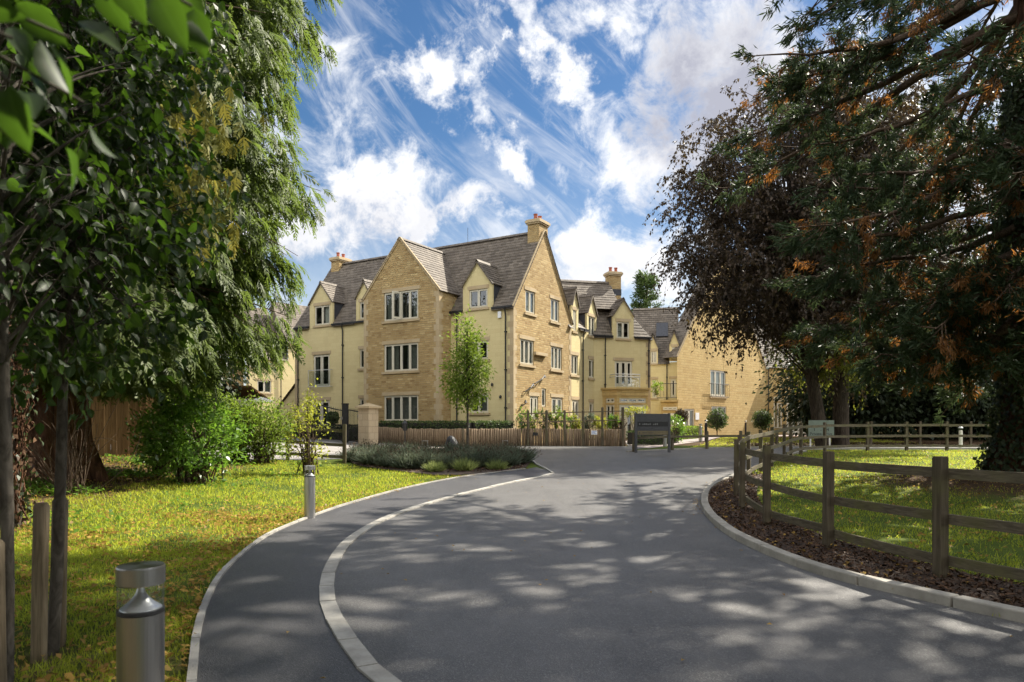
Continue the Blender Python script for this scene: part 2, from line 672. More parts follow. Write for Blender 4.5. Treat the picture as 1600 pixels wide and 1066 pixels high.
M['rail'] = wood_mat('weathered_fence_timber', (.075, .062, .042), (.185, .155, .105), 1, (.12, .115, .042), axis='U')
M['post'] = wood_mat('weathered_post_timber', (.07, .055, .036), (.165, .135, .092), 1, (.11, .105, .042))
M['stake'] = wood_mat('round_stake_timber', (.12, .09, .055), (.27, .22, .15), 1.2)
M['log'] = wood_mat('palisade_log_timber', (.155, .105, .065), (.36, .27, .18), .8)
M['panel'] = wood_mat('closeboard_timber', (.15, .085, .035), (.30, .185, .08), .7)


def asphalt_mat(name, col, speck):
    m, k, b = new_mat(name)
    p = geopos(k)
    vor = k.n('ShaderNodeTexVoronoi', None, Vector=p, Scale=110.0)
    rnd = k.n('ShaderNodeSeparateColor', None, i0=vor.outputs['Color']).outputs[0]
    c = k.mix(k.smooth(rnd, .62, 1.0), col, speck)
    n = k.noise(p, .7, 7, .7)
    c = k.mix(k.math('MULTIPLY', k.smooth(n, .40, .70), .7), c, tuple(x * 1.9 for x in col))
    st = k.noise(k.n('ShaderNodeMapping', None, Vector=p, Scale=(2.6, .35, 1)).outputs[0], 1.0, 6, .65)
    c = k.mix(k.math('MULTIPLY', k.smooth(st, .50, .72), .5), c, tuple(x * .5 for x in col))
    grit = k.noise(p, 34, 3, .6)
    c = k.mix(k.math('MULTIPLY', k.smooth(grit, .66, .74), .5), c, speck)
    n2 = k.noise(p, 5, 5, .7)
    c = k.mix(k.math('MULTIPLY', k.smooth(n2, .55, .75), .25), c, tuple(x * .55 for x in col))
    setin(k, b, Base_Color=c, Roughness=.56, Specular_IOR_Level=.75)
    bump(k, b, k.math('ADD', vor.outputs['Distance'], k.math('MULTIPLY', n2, .3)), .5, .005)
    return m


M['road'] = asphalt_mat('road_asphalt', (.070, .067, .065), (.165, .16, .15))
M['path'] = asphalt_mat('footpath_asphalt', (.040, .039, .041), (.105, .10, .10))
M['kerb'] = plain('kerb_concrete', (.34, .315, .27), .85, var=.22, scale=3, bmp=.3, isl=.45)
M['edge'] = plain('pale_edging_concrete', (.38, .36, .32), .85, var=.22, scale=4, bmp=.3, isl=.45)
M['paving'] = plain('grey_block_paving', (.26, .24, .225), .85, var=.2, scale=2, bmp=.3)
M['pinkpave'] = plain('pink_grey_paving', (.30, .25, .23), .85, var=.2, scale=2, bmp=.3)
M['gravel'] = plain('pale_gravel', (.40, .35, .30), .95, var=.45, scale=14, bmp=.8)
M['mulch'] = plain('bark_mulch_soil', (.055, .034, .022), .95, var=.5, scale=14, bmp=.9)


def ground_mat():
    m, k, b = new_mat('lawn_ground')
    p = geopos(k)
    at_ = k.n('ShaderNodeAttribute', {'attribute_name': 'litter'})
    n = k.noise(p, .8, 6, .6)
    n2 = k.noise(p, 9, 6, .7)
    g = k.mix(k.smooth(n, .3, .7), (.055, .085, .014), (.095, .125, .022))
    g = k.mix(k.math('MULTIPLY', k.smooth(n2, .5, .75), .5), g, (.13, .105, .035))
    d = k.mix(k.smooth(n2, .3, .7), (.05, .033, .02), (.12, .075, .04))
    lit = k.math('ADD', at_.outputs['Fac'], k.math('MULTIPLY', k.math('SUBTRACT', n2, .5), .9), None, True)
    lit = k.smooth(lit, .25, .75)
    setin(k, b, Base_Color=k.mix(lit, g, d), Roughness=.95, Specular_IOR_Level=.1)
    bump(k, b, k.noise(p, 30, 6, .7), .8, .03)
    return m


M['lawn'] = ground_mat()


def leaf_mat(name, a, b_, trans=.35, gloss=.0, clump=1.5, tcol=None, rough=.5, vein=False):
    m, k, b = new_mat(name)
    t = k.t
    geo = k.n('ShaderNodeNewGeometry')
    n = k.noise(geo.outputs['Position'], clump, 4, .6)
    f = k.math('ADD', k.math('MULTIPLY', geo.outputs['Random Per Island'], .65), k.math('MULTIPLY', k.smooth(n, .3, .7), .45), None, True)
    c = k.mix(f, a, b_)
    if vein:
        mid = k.n('ShaderNodeAttribute', {'attribute_name': 'mid'}).outputs['Fac']
        c = k.mix(k.math('MULTIPLY', k.smooth(mid, .80, 1.0), .55), c, tuple(min(1, x * 2.4) for x in b_))
        spot = k.noise(geo.outputs['Position'], 60, 3, .6)
        c = k.mix(k.math('MULTIPLY', k.smooth(spot, .64, .72), .5), c, (.06, .04, .012))
    setin(k, b, Base_Color=c, Roughness=rough, Specular_IOR_Level=gloss)
    tb = k.n('ShaderNodeBsdfTranslucent')
    tc = k.mix(.75, c, tcol if tcol else tuple(min(1, x * 2.2) for x in b_))
    t.links.new(tc, tb.inputs[0])
    mx = k.n('ShaderNodeMixShader', None, Fac=trans)
    t.links.new(b.outputs[0], mx.inputs[1])
    t.links.new(tb.outputs[0], mx.inputs[2])
    t.links.new(mx.outputs[0], t.nodes['Material Output'].inputs[0])
    return m


M['cedar'] = leaf_mat('cedar_scale_leaves', (.026, .047, .011), (.135, .17, .052), .38, .16, .9, (.24, .34, .055))
M['cedar_gold'] = leaf_mat('cedar_seed_sprays', (.10, .11, .02), (.25, .25, .045), .35, .2, 2, (.4, .34, .06))
M['sequoia'] = leaf_mat('sequoia_green_sprays', (.018, .034, .016), (.075, .105, .055), .25, .12, .8, (.12, .17, .06))
M['sequoia_dead'] = leaf_mat('sequoia_dead_sprays', (.12, .055, .022), (.30, .155, .06), .35, .1, 1.2, (.55, .22, .04))
M['beech'] = leaf_mat('copper_beech_leaves', (.020, .017, .012), (.070, .042, .024), .28, .35, .5, (.13, .09, .025))
M['beech_green'] = leaf_mat('beech_inner_leaves', (.045, .055, .012), (.14, .15, .025), .45, .3, .7, (.36, .40, .05))
M['pear'] = leaf_mat('young_tree_leaves', (.007, .016, .004), (.030, .052, .010), .34, .3, 1.1, (.13, .27, .02), .48, True)
M['young'] = leaf_mat('small_tree_leaves', (.05, .09, .012), (.17, .23, .03), .45, .3, 1.0, (.34, .48, .05))
M['laurel'] = leaf_mat('glossy_laurel_leaves', (.04, .09, .014), (.13, .23, .035), .42, .5, 1.4, (.25, .45, .04), .3)
M['lime'] = leaf_mat('yellow_green_leaves', (.12, .15, .016), (.32, .33, .04), .45, .3, 2.2, (.6, .62, .08))
M['hedge'] = leaf_mat('clipped_box_leaves', (.022, .045, .010), (.075, .115, .028), .25, .35, 2.5)
M['dense'] = leaf_mat('dark_evergreen_leaves', (.010, .018, .007), (.035, .050, .018), .2, .3, .35)
M['lavender'] = leaf_mat('lavender_stems', (.055, .075, .052), (.135, .16, .105), .25, .2, 1.5)
M['straw'] = leaf_mat('pale_tuft_grass', (.11, .15, .04), (.24, .27, .09), .35, .2, 2)
M['grass'] = leaf_mat('grass_blades', (.070, .110, .012), (.30, .325, .045), .50, .2, .9, (.80, .86, .08))
M['ivy'] = leaf_mat('ivy_leaves', (.012, .024, .007), (.045, .065, .02), .2, .45, 1.0)
M['litter'] = leaf_mat('fallen_leaf_skin', (.10, .045, .016), (.46, .30, .075), .3, .15, 3, (.55, .36, .08))
M['chip'] = leaf_mat('bark_chips', (.035, .02, .012), (.13, .075, .045), 0, .1, 3)


def bark_mat(name, a, b_, sx=7, sz=1.1, st=.9, dist=.05):
    m, k, b = new_mat(name)
    p = geopos(k)
    mp = k.n('ShaderNodeMapping', None, Vector=p, Scale=(sx, sx, sz))
    n = k.noise(mp.outputs[0], 1.4, 8, .65, 1.0)
    setin(k, b, Base_Color=k.mix(k.smooth(n, .3, .72), a, b_), Roughness=.92, Specular_IOR_Level=.15)
    bump(k, b, n, st, dist)
    return m


M['redbark'] = bark_mat('red_fibrous_bark', (.035, .017, .011), (.165, .082, .046), 6, .8, 1.0, .12)
M['darkbark'] = bark_mat('dark_bark', (.022, .017, .013), (.085, .065, .048), 9, 1.6)
M['greybark'] = bark_mat('smooth_grey_bark', (.045, .038, .030), (.13, .115, .095), 12, 5, .4, .01)
M['twig'] = bark_mat('twig_bark', (.045, .03, .02), (.14, .10, .07), 10, 10, .3, .01)


def steel_mat():
    m, k, b = new_mat('brushed_steel')
    mp = k.n('ShaderNodeMapping', None, Vector=objco(k), Scale=(900, 900, 3))
    n = k.noise(mp.outputs[0], 1.0, 3, .6)
    setin(k, b, Base_Color=k.mix(n, (.30, .295, .29), (.52, .51, .50)), Metallic=1.0, Roughness=k.math('ADD', .24, k.math('MULTIPLY', n, .18)), Anisotropic=.6)
    return m


M['steel'] = steel_mat()
M['steeldark'] = plain('dark_rubber_ring', (.02, .02, .022), .5)
M['cone'] = plain('satin_aluminium_cone', (.55, .55, .56), .4, .75, .05)
M['sign'] = plain('slate_grey_board', (.048, .048, .052), .5, var=.1)
M['signbar'] = plain('black_sign_band', (.010, .010, .012), .4)
M['signolive'] = plain('olive_sign_band', (.12, .095, .05), .5)
M['signtext'] = plain('dim_sign_lettering', (.035, .035, .04), .5)
M['signtextl'] = plain('pale_sign_lettering', (.16, .16, .16), .5)
M['signgreen'] = plain('pale_sage_board', (.17, .21, .17), .5, var=.06)
M['letter'] = plain('black_lettering', (.012, .013, .014), .5)
M['signwhite'] = plain('white_plate', (.78, .79, .80), .4, var=.03)
M['signblue'] = plain('blue_print', (.08, .14, .42), .4)
M['canvas'] = plain('pale_canvas', (.72, .69, .62), .85, var=.05)

# ================================================================== GROUND, ROAD, PATHS
def gridlines(lo, hi, step):
    return np.arange(math.ceil(lo / step) * step, hi, step)


def sheet(name, poly, mat, off, kind='structure', zf=None):
    """a flat-lying polygon cut along the terrain grid and laid on the ground"""
    bm = bmesh.new()
    vs = [bm.verts.new((x, y, 0)) for x, y in poly]
    bm.faces.new(vs)
    bmesh.ops.triangulate(bm, faces=bm.faces[:])
    P = np.array(poly)
    for ax in (0, 1):
        for g in gridlines(P[:, ax].min(), P[:, ax].max(), 1.0):
            co = [0, 0, 0]
            no = [0, 0, 0]
            co[ax] = g
            no[ax] = 1
            bmesh.ops.bisect_plane(bm, geom=bm.verts[:] + bm.edges[:] + bm.faces[:], plane_co=co, plane_no=no, dist=1e-5)
    for v in bm.verts:
        v.co.z = float(hgt(v.co.x, v.co.y)) + off
    for f in bm.faces:
        if f.normal.z < 0:
            f.normal_flip()
    me = bpy.data.meshes.new(name)
    bm.to_mesh(me)
    bm.free()
    me.materials.append(mat)
    o = link(name, me)
    return tag(o, kind=kind)


def ribbon(name, line, w0, w1, z0, z1, mat, seg=None, gap=.008, kind='structure', bevel=0):
    """kerb: a box profile swept along a line between the offsets w0..w1; seg = stone length"""
    mb = MB()
    s = np.r_[0, np.cumsum(np.linalg.norm(np.diff(line, axis=0), axis=1))]
    T = s[-1]
    n = max(1, int(round(T / seg))) if seg else 1
    for i in range(n):
        a, b = T * i / n + (gap / 2 if seg else 0), T * (i + 1) / n - (gap / 2 if seg else 0)
        q = np.linspace(a, b, max(2, int((b - a) / .3) + 1))
        L = np.stack([np.interp(q, s, line[:, 0]), np.interp(q, s, line[:, 1])], 1)
        tt = unit(np.stack([np.interp(q + .05, s, line[:, 0]) - np.interp(q - .05, s, line[:, 0]), np.interp(q + .05, s, line[:, 1]) - np.interp(q - .05, s, line[:, 1])], 1))
        nn = np.stack([tt[:, 1], -tt[:, 0]], 1)
        A, B = L + nn * w0, L + nn * w1
        h = hgt(L[:, 0], L[:, 1])
        jz = rng.normal() * .002
        pts = [[(A[j][0], A[j][1], h[j] + z0), (A[j][0], A[j][1], h[j] + z1 + jz), (B[j][0], B[j][1], h[j] + z1 + jz), (B[j][0], B[j][1], h[j] + z0)] for j in range(len(q))]
        for p, r in zip(pts, pts[1:]):
            for e in range(3):
                mb.poly([p[e], r[e], r[e + 1], p[e + 1]])
        mb.poly(pts[0])
        mb.poly(pts[-1][::-1])
    o = mb.build(name, mat, weld=True)
    if bevel:
        md = o.modifiers.new('bevel', 'BEVEL')
        md.width = bevel
        md.segments = 2
        md.limit_method = 'ANGLE'
    return tag(o, kind=kind)


# lines in plan
path_edge = spline([(3.2, -3.2), (1.4, -1.2), (.25, .4), (-.62, 1.6), (-1.28, 2.8)] + [G(*p) for p in
            [(310, 1040), (313, 1000), (325, 950), (347, 905), (382, 868), (430, 834), (500, 805), (560, 785), (640, 763), (720, 747), (780, 739), (822, 734)]], .3)
white_line = spline([(4.6, -1.8), (2.7, .2), (1.2, 1.6), (.15, 2.9)] + [G(*p) for p in
             [(590, 1062), (545, 1008), (517, 960), (510, 925), (519, 885), (548, 845), (602, 812), (660, 791), (720, 774), (790, 757), (840, 747), (862, 741)]], .3)
kerb_line = spline([G(*p) for p in [(1160, 741), (1140, 748), (1117, 757), (1101, 769), (1095, 788), (1103, 808), (1132, 835), (1180, 861), (1250, 890), (1320, 912),
             (1430, 938), (1600, 977)]] + [(4.75, 4.45), (5.8, 3.4), (7.4, 2.4), (10, 1.5), (14, .9), (22, .3)], .3)
island_back = [G(1160, 741), G(1178, 732), G(1205, 720), G(1232, 712), G(1255, 706), (12.8, 30.6), (16, 31.2), (22, 31.2), (34, 30.5)]
island_back = [tuple(p) for p in spline(island_back, .6)]

nose = [G(862, 741), G(850, 733), G(836, 726), G(826, 717), G(806, 709), G(760, 706), G(700, 706), G(620, 708), G(548, 717), G(500, 719), G(440, 719), G(370, 722), (-14.5, 23.5), (-30, 25)]
far = [(-30, 33), (-15, 34.5), (-9.5, 35.6), (-7.3, 36.2), (-2.0, 33.7), (.35, 35.2), (5.75, 34.75)]
drive = [(6.4, 40), (9.5, 47), (13.2, 50.2), (14.0, 49.0), (11.2, 42), (7.6, 35.5), (5.6, 31.3), (4.6, 28.6)]
verge_front = [(6.9, 30.3), (8.7, 31.6), (10, 32.4), (14, 33.6), (22, 34), (34, 33.4)]
road_poly = [tuple(p) for p in white_line] + nose[1:] + far + drive[:1] + [(7.2, 39.5)] + drive[5:] + verge_front + island_back[::-1] + [tuple(p) for p in kerb_line[1:]] + [(22, -8), (6, -8)]
path_poly = [tuple(p) for p in path_edge] + [G(838, 731), G(852, 735)] + [tuple(p) for p in white_line[::-1]]
island_poly = [tuple(p) for p in kerb_line] + [(40, .2), (40, 30)] + island_back[::-1]

# fence line round the island
fence_pts = [(9.9, 2.25), (8.2, 2.85), (6.55, 3.7), (5.4, 4.75), (4.68, 5.8), (4.22, 7.05), (3.90, 8.7), (3.86, 10.6), (4.15, 12.7), (4.68, 14.7), (5.4, 16.7), (6.26, 18.6), (7.12, 20.2), (8.1, 21.9),
             (9.35, 24.2), (10.15, 25.6), (11.0, 26.9), (12.75, 28.6), (14.8, 29.3), (16.45, 29.5), (18.3, 29.6), (20.2, 29.5), (22.1, 29.3), (24, 29)]
fence_line = spline(fence_pts, .25)

def terrain():
    xs = np.unique(np.r_[-900, -500, -250, -140, -90, -65, -50, np.arange(-42, 43, 1.0), 50, 65, 90, 140, 250, 500, 900])
    ys = np.unique(np.r_[-300, -120, -60, -35, -20, np.arange(-12, 81, 1.0), 95, 120, 160, 220, 320, 500, 900, 1500])
    X, Y = np.meshgrid(xs, ys)
    Zz = hgt(X, Y)
    V = np.stack([X, Y, Zz], -1).reshape(-1, 3)
    nx = len(xs)
    i = np.arange(len(V)).reshape(len(ys), nx)
    F = np.stack([i[:-1, :-1], i[:-1, 1:], i[1:, 1:], i[1:, :-1]], -1).reshape(-1, 4)
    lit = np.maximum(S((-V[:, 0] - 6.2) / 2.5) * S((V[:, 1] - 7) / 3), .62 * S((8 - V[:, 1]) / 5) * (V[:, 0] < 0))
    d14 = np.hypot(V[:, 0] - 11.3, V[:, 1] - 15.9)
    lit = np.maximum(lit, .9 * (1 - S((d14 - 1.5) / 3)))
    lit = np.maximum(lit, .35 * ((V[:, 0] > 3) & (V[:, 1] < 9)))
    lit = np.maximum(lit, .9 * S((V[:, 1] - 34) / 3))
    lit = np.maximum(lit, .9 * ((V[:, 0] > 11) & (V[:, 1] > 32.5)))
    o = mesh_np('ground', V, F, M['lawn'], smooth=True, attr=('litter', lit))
    tag(o, kind='structure')


terrain()
sheet('road', road_poly, M['road'], .014)
sheet('footpath', path_poly, M['path'], .019)
sheet('grey_paving', [G(548, 716), G(440, 718), G(370, 721), (-16, 24.5), (-30, 26), (-30, 32), (-12, 33.5), (-8.6, 33.8), G(575, 699), G(560, 705)], M['paving'], .020)
sheet('gravel_strip', [G(575, 698), G(592, 694), (-2.0, 33.5), (-2.2, 30.6), G(690, 703), G(600, 705), G(566, 708)], M['gravel'], .022)
sheet('pink_paving', [(5.9, 34.4), (6.4, 40), (9.5, 47), (13.2, 50.4), (15.5, 54), (23.5, 58), (24, 56), (14.2, 47.6), (11.4, 41), (8.0, 35.6), (6.2, 31.9)], M['pinkpave'], .021)
ribbon('kerb', kerb_line, 0, -.135, -.12, .105, M['kerb'], .915, .016, bevel=.014)
ib = np.array(island_back)
ribbon('kerb', ib, 0, .12, -.12, .07, M['kerb'], .915, .008)
ribbon('flush_kerb', white_line, -.067, .067, -.1, .034, M['edge'], .6, .014)
ribbon('path_edging', path_edge, 0, -.055, -.1, .045, M['edge'], .915, .014)
vf = spline([(4.7, 28.5), (6.9, 30.25), (8.7, 31.55), (10, 32.35), (14, 33.55), (22, 33.95), (34, 33.35)], .5)
ribbon('kerb', vf, 0, -.12, -.1, .07, M['kerb'], .915, .008)
rl = spline([G(862, 741), G(850, 733), G(836, 726), G(826, 717), G(806, 709), G(760, 706)], .3)
ribbon('path_edging', rl, 0, .06, -.1, .05, M['edge'], .915, .008)
sheet('side_street_line', [(-8, 30.55), (5.5, 30.9), (5.5, 30.98), (-8, 30.63)], M['edge'], .026)
# beds of bark mulch
kin = offset_line(kerb_line, -.14)
fin = offset_line(fence_line, 0)
kk = kin[(kin[:, 1] > 2.2) & (kin[:, 0] < 9)]
ff = fence_line[(fence_line[:, 1] > 2.2) & (fence_line[:, 1] < 19)]
inner = offset_line(ff, .42)
bed_poly = [tuple(p) for p in kk] + [tuple(p) for p in inner]
sheet('mulch_bed', bed_poly, M['mulch'], .05)
lav_poly = [G(545, 722), G(560, 729), G(620, 737), G(680, 744), G(735, 744), G(790, 738), G(822, 732), G(831, 722), G(815, 711), G(760, 708), G(690, 708), G(600, 709), G(550, 716)]
sheet('planting_bed', lav_poly, M['mulch'], .03)
sheet('planting_bed', [(11.6, 32.9), (14, 33.9), (22, 34.3), (22, 37.5), (13.5, 37), (11.8, 35)], M['mulch'], .03)

# ================================================================== BUILDINGS
def clip_poly(poly, axis, val, keep_ge):
    out = []
    n = len(poly)
    for i in range(n):
        a, b = poly[i], poly[(i + 1) % n]
        da, db = a[axis] - val, b[axis] - val
        if not keep_ge:
            da, db = -da, -db
        if da >= 0:
            out.append(a)
        if (da > 1e-9 and db < -1e-9) or (da < -1e-9 and db > 1e-9):
            t = da / (da - db)
            out.append((a[0] + (b[0] - a[0]) * t, a[1] + (b[1] - a[1]) * t))
    return out


class Wall:
    """a vertical wall plane: origin, along-direction, outward normal; local (a, z)"""

    def __init__(self, o, d, n):
        self.o, self.d, self.n = Vector((o[0], o[1], 0)), Vector((d[0], d[1], 0)).normalized(), Vector((n[0], n[1], 0)).normalized()

    def p(self, a, z, b=0.0):
        return self.o + self.d * a + self.n * b + Vector((0, 0, z))

    def a_px(self, px, b=0.0):
        o = self.o + self.n * b
        k = (px - 800) / FPX
        return (k * o.y - o.x) / (self.d.x - k * self.d.y)

    def z_px(self, px, py, b=0.0):
        a = self.a_px(px, b)
        q = self.o + self.d * a + self.n * b
        return EYE + (HOR - py) / FPX * q.y

    def rect(self, x0, y0, x1, y1, b=0.0):
        """(a0, a1, z0, z1) of a rectangle seen at photo pixels"""
        a0, a1 = sorted((self.a_px(x0, b), self.a_px(x1, b)))
        xm = (x0 + x1) / 2
        return (a0, a1, self.z_px(xm, y1, b), self.z_px(xm, y0, b))


def wall_mesh(mb, W, outline, holes, m=0, b=0.0, room=1, depth=.11, deep=.75):
    """outline convex in (a,z); holes are (a0,a1,z0,z1); recesses run back into a dark room"""
    cut_a = sorted({h[0] for h in holes} | {h[1] for h in holes})
    cut_z = sorted({h[2] for h in holes} | {h[3] for h in holes})
    A = [min(p[0] for p in outline) - 1] + cut_a + [max(p[0] for p in outline) + 1]
    Zs = [min(p[1] for p in outline) - 1] + cut_z + [max(p[1] for p in outline) + 1]
    flip = W.d.cross(Z3).dot(W.n) < 0
    for a0, a1 in zip(A, A[1:]):
        for z0, z1 in zip(Zs, Zs[1:]):
            am, zm = (a0 + a1) / 2, (z0 + z1) / 2
            if any(h[0] < am < h[1] and h[2] < zm < h[3] for h in holes):
                continue
            q = clip_poly(clip_poly(clip_poly(clip_poly(list(outline), 0, a0, True), 0, a1, False), 1, z0, True), 1, z1, False)
            if len(q) >= 3:
                pts = [W.p(a, z, b) for a, z in q]
                area = sum((q[i][0] * q[(i + 1) % len(q)][1] - q[(i + 1) % len(q)][0] * q[i][1]) for i in range(len(q)))
                if abs(area) < 1e-7:
                    continue
                if (area < 0) != flip:
                    pts = pts[::-1]
                mb.poly(pts, m)
    for h in holes:
        if len(h) > 4:
            continue
        a0, a1, z0, z1 = h
        for (d0, d1, mm) in ((b, b - depth, m), (b - depth, b - deep, room)):
            c = [(a0, z0), (a1, z0), (a1, z1), (a0, z1)]
            for i in range(4):
                (p, q), (r, s) = c[i], c[(i + 1) % 4]
                mb.poly([W.p(p, q, d0), W.p(r, s, d0), W.p(r, s, d1), W.p(p, q, d1)], mm)
        mb.poly([W.p(a0, z0, b - deep), W.p(a1, z0, b - deep), W.p(a1, z1, b - deep), W.p(a0, z1, b - deep)], room)


def wbox(mb, W, a0, a1, z0, z1, b0, b1, m=0):
    mb.box(W.p((a0 + a1) / 2, (z0 + z1) / 2, (b0 + b1) / 2), W.d * ((a1 - a0) / 2), W.n * ((b1 - b0) / 2), Vector((0, 0, (z1 - z0) / 2)), m)


def frame_mesh(W, r, b, lights=2, transom=None, fw=.055, door=False):
    a0, a1, z0, z1 = r
    mb = MB()
    bf, bb = b - .045, b - .105
    wbox(mb, W, a0, a1, z0, z0 + fw, bb, bf)
    wbox(mb, W, a0, a1, z1 - fw, z1, bb, bf)
    wbox(mb, W, a0, a0 + fw, z0 + fw, z1 - fw, bb, bf)
    wbox(mb, W, a1 - fw, a1, z0 + fw, z1 - fw, bb, bf)
    step = (a1 - a0) / lights
    for i in range(lights):
        s0, s1 = a0 + step * i, a0 + step * (i + 1)
        if i:
            wbox(mb, W, s0 - fw * .45, s0 + fw * .45, z0 + fw, z1 - fw, bb, bf)
        # sash
        i0, i1 = (s0 + fw if i == 0 else s0 + fw * .45), (s1 - fw if i == lights - 1 else s1 - fw * .45)
        sw = .045 if not door else .085
        wbox(mb, W, i0, i1, z0 + fw, z0 + fw + sw * (1.6 if door else 1), bb + .01, bf + .012)
        wbox(mb, W, i0, i1, z1 - fw - sw, z1 - fw, bb + .01, bf + .012)
        wbox(mb, W, i0, i0 + sw, z0 + fw + sw, z1 - fw - sw, bb + .01, bf + .012)
        wbox(mb, W, i1 - sw, i1, z0 + fw + sw, z1 - fw - sw, bb + .01, bf + .012)
    if transom:
        wbox(mb, W, a0 + fw, a1 - fw, transom - fw * .5, transom + fw * .5, bb, bf + .004)
    return mb


def curtain_mesh(W, r, b, spans):
    """hanging folds behind the glass; spans are fractions of the width"""
    a0, a1, z0, z1 = r
    mb = MB()
    for f0, f1, top in spans:
        s0, s1 = a0 + (a1 - a0) * f0, a0 + (a1 - a0) * f1
        n = max(4, int((s1 - s0) / .045))
        zb = z1 - (z1 - z0) * top
        for i in range(n):
            u0, u1 = s0 + (s1 - s0) * i / n, s0 + (s1 - s0) * (i + 1) / n
            e0, e1 = .022 * (i % 2), .022 * ((i + 1) % 2)
            mb.poly([W.p(u0, zb, b + e0), W.p(u1, zb, b + e1), W.p(u1, z1 - .02, b + e1), W.p(u0, z1 - .02, b + e0)], 0)
    return mb


CUR = {'sides': [(.04, .20, 1), (.80, .96, 1)], 'full': [(.03, .97, 1)], 'left': [(.04, .42, 1)], 'right': [(.6, .96, 1)], 'blind': [(.03, .97, .55)], 'wide': [(.04, .36, 1), (.62, .96, 1)], 'none': []}


def window(parent, W, r, b=0.0, lights=2, cur='sides', lintel=True, sill=True, mat='curtain', door=False, transom=None, name='window', ext=.12, sub=None):
    """a window as a part: frame > pane, curtain, lintel, sill"""
    fr = frame_mesh(W, r, b, lights, transom, door=door).build(name, M['white'], sub or parent)
    own = fr if sub is None else sub
    a0, a1, z0, z1 = r
    mb = MB()
    mb.poly([W.p(a0 + .05, z0 + .05, b - .075), W.p(a1 - .05, z0 + .05, b - .075), W.p(a1 - .05, z1 - .05, b - .075), W.p(a0 + .05, z1 - .05, b - .075)])
    mb.build('pane', M['glass'], own)
    if CUR[cur]:
        for span in CUR[cur]:
            curtain_mesh(W, r, b - .19, [span]).build('curtain', M[mat], own)
    if lintel:
        mb = MB()
        wbox(mb, W, a0 - ext, a1 + ext, z1 + .003, z1 + .20, b - .10, b + .022)
        mb.build('lintel', M['trim'], own)
    if sill:
        mb = MB()
        wbox(mb, W, a0 - ext, a1 + ext, z0 - .13, z0 - .003, b - .10, b + .07)
        mb.build('sill', M['trim'], own)
    return fr


def slope(mb, P0, dA, dS, poly, m=0, course=.24, lift=.022, edge=True):
    """tiled roof slope: poly convex in (a,s); a along the eave, s up the slope; laid as lapped courses"""
    P0, dA, dS = Vector(P0), Vector((dA[0], dA[1], dA[2] if len(dA) > 2 else 0)).normalized(), Vector(dS).normalized()
    n = dA.cross(dS)
    if n.z < 0:
        n = -n
    flip = dA.cross(dS).z < 0
    s0, s1 = min(p[1] for p in poly), max(p[1] for p in poly)
    i0 = math.floor(s0 / course)
    k = i0
    while k * course < s1:
        q = clip_poly(clip_poly(list(poly), 1, k * course, True), 1, (k + 1) * course, False)
        k += 1
        if len(q) < 3:
            continue
        lo = min(p[1] for p in q)
        pts = [P0 + dA * a + dS * s + n * (lift * (1 - (s - (k - 1) * course) / course) + .01) for a, s in q]
        ar = sum((q[i][0] * q[(i + 1) % len(q)][1] - q[(i + 1) % len(q)][0] * q[i][1]) for i in range(len(q)))
        if abs(ar) < 1e-6:
            continue
        if (ar < 0) != flip:
            pts = pts[::-1]
        mb.poly(pts, m)
        low = sorted([p for p in q if abs(p[1] - lo) < 1e-6], key=lambda p: p[0])
        if len(low) >= 2:
            a, c = low[0], low[-1]
            l2 = lift * (1 - (lo - (k - 1) * course) / course) + .01
            u0, u1 = P0 + dA * a[0] + dS * lo, P0 + dA * c[0] + dS * lo
            mb.poly([u0 - n * .02, u1 - n * .02, u1 + n * l2, u0 + n * l2], m)


def ridge_caps(mb, a, b, w=.16, m=0):
    a, b = Vector(a), Vector(b)
    L = (b - a).length
    n = max(1, int(L / .45))
    d = (b - a) / n
    s = d.cross(Z3).normalized()
    for i in range(n):
        p, q = a + d * (i + .01), a + d * (i + .99)
        for sg in (1, -1):
            mb.poly([p + Z3 * .06, q + Z3 * .06, q + s * sg * w - Z3 * .10, p + s * sg * w - Z3 * .10][::sg], m)


def quoins(mb, W, a, z0, z1, sgn, b=0.0, m=0, wl=.34, ws=.2, h=.30):
    z, i = z0, 0
    while z < z1 - .1:
        t = min(h, z1 - z)
        w = wl if i % 2 else ws
        lo, hi = (a, a + w * sgn) if sgn > 0 else (a + w * sgn, a)
        wbox(mb, W, lo, hi, z + .004, z + t - .004, b - .05, b + .012)
        z += t
        i += 1


def downpipe(parent, W, a, z0, z1, b=0.0, off=.3):
    mb = MB()
    pts = [W.p(a, z1 + .02, b + off * .55), W.p(a, z1 - .10, b + off * .5), W.p(a, z1 - .42, b + .075), W.p(a, z0, b + .075)]
    mb.rod(pts[:1] + [pts[1]] + [pts[2]] + [pts[3]], .038, 8)
    for i in range(1, 4):
        z = z0 + (z1 - .5 - z0) * i / 3.4
        wbox(mb, W, a - .06, a + .06, z - .03, z + .03, b, b + .12)
    mb.build('downpipe', M['iron'], parent)


def gutter(mb, W, a0, a1, z, b):
    wbox(mb, W, a0, a1, z - .07, z + .03, b - .02, b + .10)


